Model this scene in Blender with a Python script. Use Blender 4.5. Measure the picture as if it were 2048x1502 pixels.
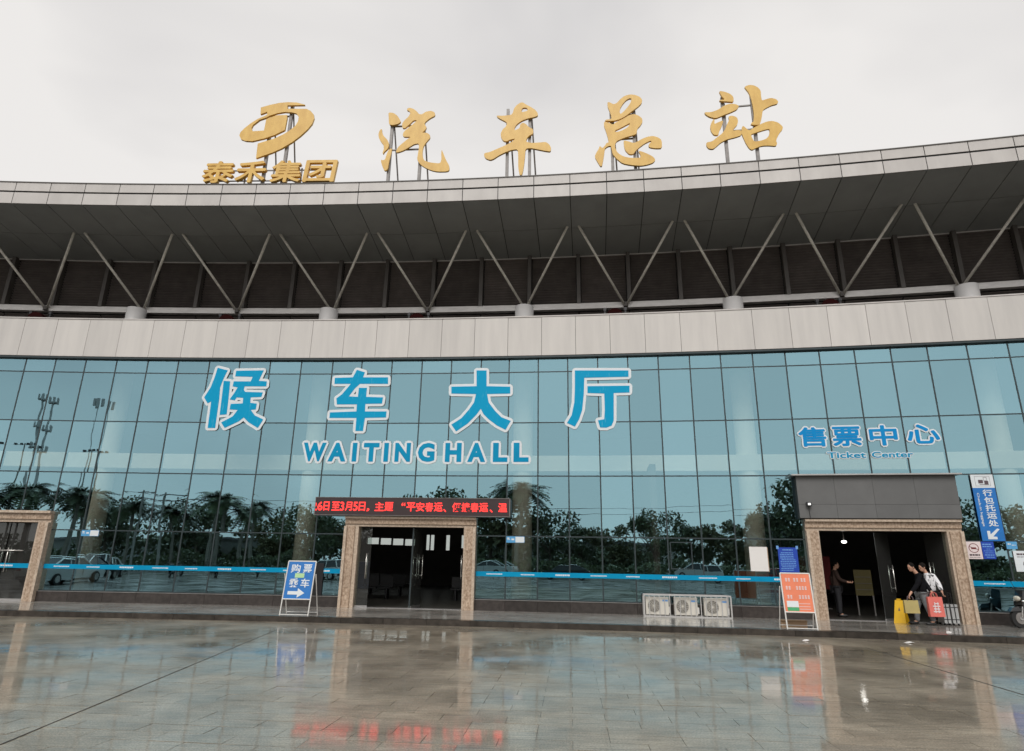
import bpy, bmesh, math, random
from mathutils import Vector, Matrix
from mathutils.geometry import tessellate_polygon
random.seed(7)
SC = bpy.context.scene
COL = SC.collection
for o in list(bpy.data.objects):
    bpy.data.objects.remove(o, do_unlink=True)

# ------------------------------------------------------------------ camera
CAMH = 1.66
PITCH, ROLL, FPX = 0.28974, 0.01664, 1249.17
cam = bpy.data.cameras.new('camera')
cam.sensor_fit = 'HORIZONTAL'
cam.sensor_width = 36.0
cam.lens = FPX / 2048.0 * 36.0
cam.clip_start, cam.clip_end = 0.1, 3000.0
cam_o = bpy.data.objects.new('camera', cam)
COL.objects.link(cam_o)
_u0 = Vector((0, -math.sin(PITCH), math.cos(PITCH)))
_fw = Vector((0, math.cos(PITCH), math.sin(PITCH)))
_rt = Vector((1, 0, 0)) * math.cos(ROLL) + _u0 * math.sin(ROLL)
_up = Vector((-1, 0, 0)) * math.sin(ROLL) + _u0 * math.cos(ROLL)
_m = Matrix((_rt, _up, -_fw)).transposed().to_4x4()
_m.translation = Vector((0, 0, CAMH))
cam_o.matrix_world = _m
SC.camera = cam_o

# ------------------------------------------------------------------ sky, sun, exposure
SUN_EL, SUN_AZ = 46.0, 194.0          # degrees; azimuth clockwise from +Y
SKY_STRENGTH, CLOUD_STRENGTH = 0.08, 0.80
world = bpy.data.worlds.new('World')
SC.world = world
world.use_nodes = True
nt = world.node_tree
nt.nodes.clear()
N = nt.nodes.new
L = nt.links.new
w_out = N('ShaderNodeOutputWorld')
sky = N('ShaderNodeTexSky')
sky.sky_type = 'NISHITA'
sky.sun_disc = False
sky.sun_elevation = math.radians(SUN_EL)
sky.sun_rotation = math.radians(SUN_AZ)
bg_sky = N('ShaderNodeBackground')
bg_sky.inputs[1].default_value = SKY_STRENGTH
L(sky.outputs[0], bg_sky.inputs[0])
tc = N('ShaderNodeTexCoord')
mp = N('ShaderNodeMapping')
mp.inputs['Scale'].default_value = (1.0, 1.0, 2.2)
mp.inputs['Location'].default_value = (0.35, 0.2, 0.1)
L(tc.outputs['Generated'], mp.inputs[0])
nz = N('ShaderNodeTexNoise')
nz.inputs['Scale'].default_value = 1.5
nz.inputs['Detail'].default_value = 4.0
nz.inputs['Roughness'].default_value = 0.45
nz.inputs['Distortion'].default_value = 0.4
L(mp.outputs[0], nz.inputs['Vector'])
rp = N('ShaderNodeValToRGB')
rp.color_ramp.elements[0].position = 0.30
rp.color_ramp.elements[0].color = (0.64, 0.625, 0.625, 1)
rp.color_ramp.elements[1].position = 0.53
rp.color_ramp.elements[1].color = (0.87, 0.845, 0.82, 1)
L(nz.outputs[0], rp.inputs[0])
bg_cl = N('ShaderNodeBackground')
bg_cl.inputs[1].default_value = CLOUD_STRENGTH
L(rp.outputs[0], bg_cl.inputs[0])
mx = N('ShaderNodeMixShader')
mx.inputs[0].default_value = 0.94
L(bg_sky.outputs[0], mx.inputs[1])
L(bg_cl.outputs[0], mx.inputs[2])
L(mx.outputs[0], w_out.inputs[0])

sun = bpy.data.lights.new('sun', 'SUN')
sun.energy = 1.5
sun.angle = math.radians(30)
sun.color = (1.0, 0.97, 0.93)
sun_o = bpy.data.objects.new('sun', sun)
COL.objects.link(sun_o)
_az, _el = math.radians(SUN_AZ), math.radians(SUN_EL)
_sd = Vector((math.sin(_az) * math.cos(_el), math.cos(_az) * math.cos(_el), math.sin(_el)))
sun_o.rotation_euler = _sd.to_track_quat('Z', 'Y').to_euler()
sun_o.location = _sd * 80

SC.view_settings.view_transform = 'Standard'
SC.view_settings.look = 'None'
SC.view_settings.exposure = 0.36
SC.view_settings.gamma = 1.0
SC.view_settings.use_curve_mapping = False
SC.render.engine = 'CYCLES'
SC.cycles.max_bounces = 10
SC.cycles.transparent_max_bounces = 16
SC.cycles.glossy_bounces = 6
SC.cycles.caustics_reflective = False
SC.cycles.caustics_refractive = False
SC.cycles.sample_clamp_indirect = 6.0

# ------------------------------------------------------------------ facade curve: s along it, d depth behind it, z up
CX, CY, R0 = -16.39214, -129.27037, 151.42524
def pt(s, d=0.0, z=0.0):
    a = s / R0
    return Vector((CX + (R0 + d) * math.sin(a), CY + (R0 + d) * math.cos(a), z))
def rz(s):
    return -s / R0

# ------------------------------------------------------------------ materials
def srgb(r, g, b):
    f = lambda c: (c / 255 / 12.92) if c <= 10.3 else ((c / 255 + 0.055) / 1.055) ** 2.4
    return (f(r), f(g), f(b))
def new_mat(name):
    m = bpy.data.materials.new(name)
    m.use_nodes = True
    t = m.node_tree
    b = t.nodes['Principled BSDF']
    return m, t, b
def mat(name, col, rough=0.6, metal=0.0, var=0.12, scale=2.0, stretch=(1, 1, 1), rand=0.0, bump=0.0, bscale=60.0,
        spec=0.5, emit=0.0, ramp=(0.3, 0.7), detail=5.0, col2=None, coord='Object', coat=0.0):
    m, t, b = new_mat(name)
    n, l = t.nodes.new, t.links.new
    c2 = col2 or tuple(min(1, c * (1 + var)) for c in col)
    c1 = col if col2 else tuple(c * (1 - var) for c in col)
    tcd = n('ShaderNodeTexCoord')
    mpp = n('ShaderNodeMapping')
    mpp.inputs['Scale'].default_value = stretch
    l(tcd.outputs[coord], mpp.inputs[0])
    no = n('ShaderNodeTexNoise')
    no.inputs['Scale'].default_value = scale
    no.inputs['Detail'].default_value = detail
    no.inputs['Roughness'].default_value = 0.6
    if rand:
        oi = n('ShaderNodeObjectInfo')
        ad = n('ShaderNodeVectorMath')
        ad.operation = 'ADD'
        mu = n('ShaderNodeMath')
        mu.operation = 'MULTIPLY'
        mu.inputs[1].default_value = 37.0
        l(oi.outputs['Random'], mu.inputs[0])
        l(mpp.outputs[0], ad.inputs[0])
        l(mu.outputs[0], ad.inputs[1])
        l(ad.outputs[0], no.inputs['Vector'])
    else:
        l(mpp.outputs[0], no.inputs['Vector'])
    ra = n('ShaderNodeValToRGB')
    ra.color_ramp.elements[0].position = ramp[0]
    ra.color_ramp.elements[1].position = ramp[1]
    ra.color_ramp.elements[0].color = (*c1, 1)
    ra.color_ramp.elements[1].color = (*c2, 1)
    l(no.outputs[0], ra.inputs[0])
    out = ra.outputs[0]
    if rand:
        hs = n('ShaderNodeHueSaturation')
        mr = n('ShaderNodeMapRange')
        mr.inputs[3].default_value = 1 - rand
        mr.inputs[4].default_value = 1 + rand
        l(oi.outputs['Random'], mr.inputs[0])
        l(mr.outputs[0], hs.inputs['Value'])
        l(out, hs.inputs['Color'])
        out = hs.outputs[0]
    l(out, b.inputs['Base Color'])
    b.inputs['Roughness'].default_value = rough
    b.inputs['Metallic'].default_value = metal
    b.inputs['Specular IOR Level'].default_value = spec
    if coat:
        b.inputs['Coat Weight'].default_value = coat
        b.inputs['Coat Roughness'].default_value = 0.08
    if emit:
        l(out, b.inputs['Emission Color'])
        b.inputs['Emission Strength'].default_value = emit
    if bump:
        nb = n('ShaderNodeTexNoise')
        nb.inputs['Scale'].default_value = bscale
        nb.inputs['Detail'].default_value = 3.0
        l(tcd.outputs[coord], nb.inputs['Vector'])
        bp = n('ShaderNodeBump')
        bp.inputs['Strength'].default_value = bump
        bp.inputs['Distance'].default_value = 0.01
        l(nb.outputs[0], bp.inputs['Height'])
        l(bp.outputs[0], b.inputs['Normal'])
    return m

def glass_mat(name, refl, trans, fac, wob=0.0, rough=0.0, dust=0.0):
    """coated sheet glass: mirror coat on the face the ray enters, plain exit on the other face"""
    m, t, b = new_mat(name)
    t.nodes.remove(b)
    n, l = t.nodes.new, t.links.new
    out = t.nodes['Material Output']
    gl = n('ShaderNodeBsdfGlossy')
    gl.inputs['Color'].default_value = (*refl, 1)
    gl.inputs['Roughness'].default_value = rough
    tr = n('ShaderNodeBsdfTransparent')
    tr.inputs['Color'].default_value = (*trans, 1)
    if wob:
        oi0 = n('ShaderNodeObjectInfo')
        mr0 = n('ShaderNodeMapRange')
        mr0.inputs[3].default_value, mr0.inputs[4].default_value = 0.86, 1.05
        l(oi0.outputs['Random'], mr0.inputs[0])
        hs0 = n('ShaderNodeHueSaturation')
        hs0.inputs['Color'].default_value = (*refl, 1)
        l(mr0.outputs[0], hs0.inputs['Value'])
        l(hs0.outputs[0], gl.inputs['Color'])
    lw = n('ShaderNodeLayerWeight')
    lw.inputs['Blend'].default_value = 0.12
    ma = n('ShaderNodeMath')
    ma.operation = 'MULTIPLY_ADD'
    ma.inputs[1].default_value = 1 - fac
    ma.inputs[2].default_value = fac
    ma.use_clamp = True
    l(lw.outputs['Fresnel'], ma.inputs[0])
    mi = n('ShaderNodeMixShader')
    l(ma.outputs[0], mi.inputs[0])
    l(tr.outputs[0], mi.inputs[1])
    l(gl.outputs[0], mi.inputs[2])
    if dust:
        df = n('ShaderNodeBsdfDiffuse')
        df.inputs['Color'].default_value = (0.5, 0.5, 0.48, 1)
        md = n('ShaderNodeMixShader')
        md.inputs[0].default_value = dust
        l(mi.outputs[0], md.inputs[1])
        l(df.outputs[0], md.inputs[2])
        mi = md
    cl = n('ShaderNodeBsdfTransparent')
    ge = n('ShaderNodeNewGeometry')
    m2 = n('ShaderNodeMixShader')
    l(ge.outputs['Backfacing'], m2.inputs[0])
    l(mi.outputs[0], m2.inputs[1])
    l(cl.outputs[0], m2.inputs[2])
    l(m2.outputs[0], out.inputs[0])
    if wob:
        tcd = n('ShaderNodeTexCoord')
        oi = n('ShaderNodeObjectInfo')
        mu = n('ShaderNodeMath')
        mu.operation = 'MULTIPLY'
        mu.inputs[1].default_value = 91.0
        l(oi.outputs['Random'], mu.inputs[0])
        ad = n('ShaderNodeVectorMath')
        l(tcd.outputs['Object'], ad.inputs[0])
        l(mu.outputs[0], ad.inputs[1])
        nb = n('ShaderNodeTexNoise')
        nb.inputs['Scale'].default_value = 1.1
        nb.inputs['Detail'].default_value = 1.5
        l(ad.outputs[0], nb.inputs['Vector'])
        bp = n('ShaderNodeBump')
        bp.inputs['Strength'].default_value = 1.0
        bp.inputs['Distance'].default_value = wob
        l(nb.outputs[0], bp.inputs['Height'])
        l(bp.outputs[0], gl.inputs['Normal'])
    return m

def wet_mat(name, c1, c2, grain=70.0, rough=0.4, coat_r=(0.03, 0.16), bump=0.25, rand=0.12, wet=(0.7, 1.0), streak=0.3):
    """rain-wet granite: speckled stone under a clear film of water with faint ripples"""
    m, t, b = new_mat(name)
    n, l = t.nodes.new, t.links.new
    ge = n('ShaderNodeNewGeometry')
    oi = n('ShaderNodeObjectInfo')
    g = n('ShaderNodeTexNoise')
    g.inputs['Scale'].default_value = grain
    g.inputs['Detail'].default_value = 6.0
    l(ge.outputs['Position'], g.inputs['Vector'])
    p = n('ShaderNodeTexNoise')
    p.inputs['Scale'].default_value = 1.3
    p.inputs['Detail'].default_value = 6.0
    p.inputs['Roughness'].default_value = 0.65
    l(ge.outputs['Position'], p.inputs['Vector'])
    av = n('ShaderNodeMath')
    av.operation = 'MULTIPLY_ADD'
    av.inputs[1].default_value = 0.5
    l(g.outputs[0], av.inputs[0])
    hf = n('ShaderNodeMath')
    hf.operation = 'MULTIPLY'
    hf.inputs[1].default_value = 0.5
    l(p.outputs[0], hf.inputs[0])
    l(hf.outputs[0], av.inputs[2])
    ra = n('ShaderNodeValToRGB')
    ra.color_ramp.elements[0].position = 0.36
    ra.color_ramp.elements[1].position = 0.64
    ra.color_ramp.elements[0].color = (*c1, 1)
    ra.color_ramp.elements[1].color = (*c2, 1)
    l(av.outputs[0], ra.inputs[0])
    hs = n('ShaderNodeHueSaturation')
    mr = n('ShaderNodeMapRange')
    mr.inputs[3].default_value = 1 - rand
    mr.inputs[4].default_value = 1 + rand
    l(oi.outputs['Random'], mr.inputs[0])
    # sawn stone: fine streaks along the tile rows, and coarse dark and pale crystals
    mps = n('ShaderNodeMapping')
    mps.inputs['Rotation'].default_value = (0, 0, 0.095)
    mps.inputs['Scale'].default_value = (1.1, 9.0, 1.0)
    l(ge.outputs['Position'], mps.inputs[0])
    st = n('ShaderNodeTexNoise')
    st.inputs['Scale'].default_value = 2.2
    st.inputs['Detail'].default_value = 7.0
    st.inputs['Roughness'].default_value = 0.7
    l(mps.outputs[0], st.inputs['Vector'])
    ms = n('ShaderNodeMapRange')
    ms.inputs[1].default_value, ms.inputs[2].default_value = 0.32, 0.68
    ms.inputs[3].default_value, ms.inputs[4].default_value = 1 - streak, 1 + streak * 0.6
    l(st.outputs[0], ms.inputs[0])
    cr = n('ShaderNodeTexNoise')
    cr.inputs['Scale'].default_value = 48.0
    cr.inputs['Detail'].default_value = 4.0
    cr.inputs['Roughness'].default_value = 0.7
    l(ge.outputs['Position'], cr.inputs['Vector'])
    mc = n('ShaderNodeMapRange')
    mc.inputs[1].default_value, mc.inputs[2].default_value = 0.36, 0.64
    mc.inputs[3].default_value, mc.inputs[4].default_value = 0.66, 1.34
    l(cr.outputs[0], mc.inputs[0])
    k1 = n('ShaderNodeMath')
    k1.operation = 'MULTIPLY'
    l(mr.outputs[0], k1.inputs[0])
    l(ms.outputs[0], k1.inputs[1])
    k2 = n('ShaderNodeMath')
    k2.operation = 'MULTIPLY'
    l(k1.outputs[0], k2.inputs[0])
    l(mc.outputs[0], k2.inputs[1])
    # wet dark lines where water stands along the saw marks
    mpd = n('ShaderNodeMapping')
    mpd.inputs['Rotation'].default_value = (0, 0, 0.095)
    mpd.inputs['Scale'].default_value = (0.9, 13.0, 1.0)
    mpd.inputs['Location'].default_value = (3.1, 7.7, 0)
    l(ge.outputs['Position'], mpd.inputs[0])
    dk = n('ShaderNodeTexNoise')
    dk.inputs['Scale'].default_value = 1.6
    dk.inputs['Detail'].default_value = 5.0
    l(mpd.outputs[0], dk.inputs['Vector'])
    mdk = n('ShaderNodeMapRange')
    mdk.inputs[1].default_value, mdk.inputs[2].default_value = 0.60, 0.68
    mdk.inputs[3].default_value, mdk.inputs[4].default_value = 1.0, 1 - streak * 1.4
    l(dk.outputs[0], mdk.inputs[0])
    k3 = n('ShaderNodeMath')
    k3.operation = 'MULTIPLY'
    l(k2.outputs[0], k3.inputs[0])
    l(mdk.outputs[0], k3.inputs[1])
    l(k3.outputs[0], hs.inputs['Value'])
    l(ra.outputs[0], hs.inputs['Color'])
    l(hs.outputs[0], b.inputs['Base Color'])
    b.inputs['Roughness'].default_value = rough
    b.inputs['Specular IOR Level'].default_value = 0.3
    b.inputs['Coat IOR'].default_value = 1.45
    q = n('ShaderNodeTexNoise')
    q.inputs['Scale'].default_value = 0.55
    q.inputs['Detail'].default_value = 5.0
    l(ge.outputs['Position'], q.inputs['Vector'])
    m1 = n('ShaderNodeMapRange')
    m1.inputs[1].default_value, m1.inputs[2].default_value = 0.35, 0.6
    m1.inputs[3].default_value, m1.inputs[4].default_value = wet
    l(q.outputs[0], m1.inputs[0])
    l(m1.outputs[0], b.inputs['Coat Weight'])
    m2 = n('ShaderNodeMapRange')
    m2.inputs[1].default_value, m2.inputs[2].default_value = 0.35, 0.62
    m2.inputs[3].default_value, m2.inputs[4].default_value = coat_r[1], coat_r[0]
    l(q.outputs[0], m2.inputs[0])
    l(m2.outputs[0], b.inputs['Coat Roughness'])
    w = st
    bp = n('ShaderNodeBump')
    bp.inputs['Strength'].default_value = bump
    bp.inputs['Distance'].default_value = 0.004
    l(w.outputs[0], bp.inputs['Height'])
    l(bp.outputs[0], b.inputs['Coat Normal'])
    b2 = n('ShaderNodeBump')
    b2.inputs['Strength'].default_value = 0.5
    b2.inputs['Distance'].default_value = 0.004
    l(g.outputs[0], b2.inputs['Height'])
    l(b2.outputs[0], b.inputs['Normal'])
    return m

M = {}
M['glass'] = glass_mat('teal_glass', (0.51, 0.87, 1.0), (0.95, 0.97, 0.93), 0.53, wob=0.0011)
M['clear'] = glass_mat('door_glass', (0.8, 0.85, 0.85), (0.62, 0.68, 0.66), 0.09, dust=0.05)
M['mullion'] = mat('mullion_aluminium', (0.035, 0.05, 0.055), 0.4, 0.2)
M['clad'] = mat('cladding_panel', (0.53, 0.51, 0.49), 0.55, 0.0, stretch=(2.6, 2.6, 0.3), scale=1.0, rand=0.05,
                col2=(0.63, 0.605, 0.575), ramp=(0.2, 0.66), spec=0.4)
M['fascia'] = mat('fascia_panel', (0.50, 0.475, 0.455), 0.5, 0.0, stretch=(1.5, 1.5, 0.6), scale=1.0, rand=0.06, col2=(0.60, 0.575, 0.55))
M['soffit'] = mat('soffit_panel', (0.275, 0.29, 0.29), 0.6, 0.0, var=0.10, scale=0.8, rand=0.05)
M['dark'] = mat('dark_backing', (0.02, 0.02, 0.02), 0.7)
M['louvre'] = mat('brown_louvre', (0.15, 0.13, 0.12), 0.6, var=0.2, rand=0.15)
M['fin'] = mat('fin_steel', (0.085, 0.076, 0.068), 0.5)
M['beam'] = mat('pale_beam', (0.72, 0.70, 0.68), 0.5, stretch=(1, 1, 3), rand=0.0)
M['strut'] = mat('strut_steel', (0.70, 0.67, 0.60), 0.45, 0.0, var=0.2, scale=6)
M['column'] = mat('column_paint', (0.66, 0.65, 0.58), 0.5)
M['headpaint'] = mat('grey_paint', (0.60, 0.59, 0.585), 0.4, var=0.06)
M['cagepaint'] = mat('cage_paint', (0.46, 0.455, 0.445), 0.45, var=0.08)
M['mast'] = mat('hazed_mast', (0.50, 0.50, 0.50), 0.7)  # distance haze put into the colour: grey lightened so the far masts look fainter
M['cream'] = mat('cream_plaster', (0.86, 0.85, 0.72), 0.7, var=0.05)
M['plinth'] = mat('plinth_stone', (0.045, 0.038, 0.035), 0.3, var=0.35, scale=7, rand=0.2)
M['marble'] = mat('tan_marble', (0.28, 0.19, 0.13), 0.28, scale=14, stretch=(1.3, 1.3, 0.9), col2=(0.58, 0.455, 0.345), detail=10, ramp=(0.34, 0.64), rand=0.06)
M['marble_pale'] = mat('pale_marble', (0.38, 0.29, 0.215), 0.3, scale=14, col2=(0.66, 0.55, 0.44), detail=9)
M['greypanel'] = mat('grey_panel', (0.128, 0.13, 0.13), 0.5, var=0.08, rand=0.05)
M['blue'] = mat('blue_vinyl', (0.0, 0.33, 0.59), 0.5, scale=4, stretch=(3.5, 1, 0.5), col2=(0.12, 0.48, 0.66), detail=10, ramp=(0.60, 0.75), spec=0.15)
M['blue2'] = mat('blue_vinyl_dark', (0.0, 0.25, 0.47), 0.5, col2=(0.002, 0.30, 0.53), spec=0.15)
M['blue3'] = mat('blue_vinyl_bright', (0.0, 0.23, 0.58), 0.5, col2=(0.01, 0.29, 0.64), spec=0.15)
M['white'] = mat('white_vinyl', (0.72, 0.77, 0.80), 0.45, var=0.04)
M['gold'] = mat('gold_paint', (0.62, 0.36, 0.06), 0.45, scale=2.2, stretch=(1.6, 1, .8), col2=(0.78, 0.50, 0.115), detail=7)
M['steel'] = mat('frame_steel', (0.24, 0.225, 0.215), 0.5, 0.1, var=0.25, scale=5)
M['led'] = mat('led_panel', (0.045, 0.028, 0.03), 0.4)
M['red'] = mat('led_red', (1.0, 0.035, 0.03), 0.5, emit=1.25, var=0.0)
M['alu'] = mat('satin_aluminium', (0.55, 0.54, 0.53), 0.35, 0.8)
M['handle'] = mat('handle_steel', (0.62, 0.60, 0.57), 0.25, 0.9)
M['wpaint'] = mat('white_paint', (0.76, 0.75, 0.72), 0.5, var=0.05)
M['acbody'] = mat('ac_casing', (0.72, 0.69, 0.62), 0.5, var=0.06, scale=4)
M['acgrille'] = mat('ac_grille', (0.16, 0.15, 0.135), 0.6)
M['orange'] = mat('orange_board', (0.80, 0.225, 0.115), 0.5, var=0.08)
M['green'] = mat('green_print', (0.06, 0.38, 0.16), 0.6)
M['pgreen'] = mat('pale_green_print', (0.45, 0.70, 0.36), 0.6)
M['blueboard'] = mat('blue_board', (0.015, 0.17, 0.52), 0.4, var=0.1)
M['bluenotice'] = mat('blue_notice', (0.012, 0.06, 0.42), 0.45, var=0.1)
M['bluelite'] = mat('light_blue_print', (0.16, 0.36, 0.72), 0.5)
M['cyan'] = mat('cyan_sticker', (0.10, 0.36, 0.66), 0.4)
M['paper'] = mat('white_paper', (0.78, 0.76, 0.74), 0.6, var=0.03)
M['black'] = mat('black_plastic', (0.012, 0.012, 0.014), 0.35)
M['print'] = mat('dark_print', (0.10, 0.07, 0.08), 0.6)
M['pinkpaper'] = mat('pinkish_paper', (0.76, 0.66, 0.66), 0.6, var=0.03)
M['yellow'] = mat('yellow_plastic', (0.78, 0.46, 0.01), 0.4, var=0.08)
M['khaki'] = mat('khaki_bag', (0.42, 0.34, 0.13), 0.6, var=0.15)
M['redbag'] = mat('coral_bag', (0.72, 0.17, 0.14), 0.5, var=0.1)
M['card'] = mat('cardboard', (0.38, 0.26, 0.16), 0.8)
M['skin'] = mat('skin', (0.52, 0.29, 0.20), 0.5, var=0.06)
M['hair'] = mat('black_hair', (0.010, 0.008, 0.007), 0.8, spec=0.1)
M['jacket'] = mat('black_jacket', (0.008, 0.008, 0.010), 0.9, var=0.25, scale=9, spec=0.1, bump=0.6, bscale=14)
M['brownjacket'] = mat('brown_jacket', (0.05, 0.033, 0.028), 0.9, var=0.25, spec=0.1)
M['trousers'] = mat('grey_trousers', (0.17, 0.18, 0.19), 0.8, var=0.2, scale=6, bump=0.6, bscale=14)
M['darktrousers'] = mat('dark_trousers', (0.02, 0.02, 0.024), 0.8)
M['sweater'] = mat('white_sweater', (0.06, 0.06, 0.065), 0.8, scale=8, col2=(0.80, 0.80, 0.82), detail=2, ramp=(0.38, 0.47))
M['shoe'] = mat('dark_shoe', (0.02, 0.02, 0.02), 0.5)
M['silver'] = mat('silver_case', (0.48, 0.49, 0.49), 0.35, 0.3)
M['rubber'] = mat('rubber', (0.018, 0.018, 0.018), 0.8)
M['chrome'] = mat('chrome', (0.7, 0.7, 0.7), 0.15, 0.9)
M['scooter'] = mat('black_bodywork', (0.015, 0.015, 0.017), 0.2, coat=0.6)
M['lens'] = mat('headlight_lens', (0.55, 0.53, 0.45), 0.15)
M['redlens'] = mat('dark_red_metal', (0.02, 0.004, 0.004), 0.9, spec=0.05)
M['lamp'] = mat('lit_lamp', (1.0, 0.97, 0.9), 0.5, emit=6.0, var=0.0)
M['lamplow'] = mat('small_lamp', (0.9, 0.92, 0.9), 0.4, emit=0.5, var=0.0)
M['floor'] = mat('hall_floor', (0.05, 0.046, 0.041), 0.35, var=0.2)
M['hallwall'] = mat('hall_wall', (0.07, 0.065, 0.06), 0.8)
M['rack'] = mat('olive_board', (0.17, 0.14, 0.05), 0.6)
M['redback'] = mat('dark_red_banner', (0.16, 0.012, 0.014), 0.7)
M['bark'] = mat('bark', (0.10, 0.08, 0.06), 0.9, var=0.3, scale=6)
M['palmbark'] = mat('palm_bark', (0.22, 0.20, 0.17), 0.9, var=0.25, stretch=(1, 1, 6))
M['leaf'] = mat('tree_leaves', (0.050, 0.072, 0.034), 0.6, scale=0.9, col2=(0.115, 0.14, 0.065), rand=0.2)
M['leaf2'] = mat('olive_leaves', (0.085, 0.09, 0.04), 0.6, scale=0.9, col2=(0.15, 0.145, 0.065), rand=0.2)
M['palmleaf'] = mat('palm_leaves', (0.035, 0.055, 0.028), 0.5, col2=(0.08, 0.105, 0.045), rand=0.2)
M['tyre'] = M['rubber']
M['carglass'] = mat('car_glass', (0.02, 0.025, 0.028), 0.06)
M['car_silver'] = mat('silver_car_paint', (0.62, 0.66, 0.66), 0.3, 0.0, var=0.04, coat=0.7)
M['car_white'] = mat('white_car_paint', (0.72, 0.72, 0.71), 0.3, var=0.03, coat=0.7)
M['car_dark'] = mat('dark_car_paint', (0.03, 0.032, 0.04), 0.25, var=0.05, coat=0.7)
M['car_red'] = mat('red_car_paint', (0.28, 0.02, 0.02), 0.3, var=0.05, coat=0.7)
M['concrete'] = mat('concrete_pole', (0.30, 0.29, 0.27), 0.8)
M['greywall'] = mat('pale_render', (0.20, 0.20, 0.185), 0.8)
M['roofred'] = mat('dull_roof', (0.16, 0.15, 0.15), 0.8)
M['wet'] = wet_mat('wet_granite', (0.17, 0.143, 0.104), (0.40, 0.352, 0.275), coat_r=(0.004, 0.11), bump=0.07, rand=0.10, wet=(0.32, 1.0))
M['wetwalk'] = wet_mat('wet_walkway_stone', (0.27, 0.25, 0.225), (0.46, 0.435, 0.395), grain=40, coat_r=(0.03, 0.12), rand=0.08)
M['kerb'] = mat('wet_kerb', (0.045, 0.038, 0.032), 0.25, var=0.4, scale=5, rand=0.2)
M['grout'] = wet_mat('wet_ground', (0.06, 0.054, 0.045), (0.12, 0.11, 0.095), coat_r=(0.06, 0.25))
M['joint'] = mat('joint_filler', (0.05, 0.045, 0.04), 0.6)

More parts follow.
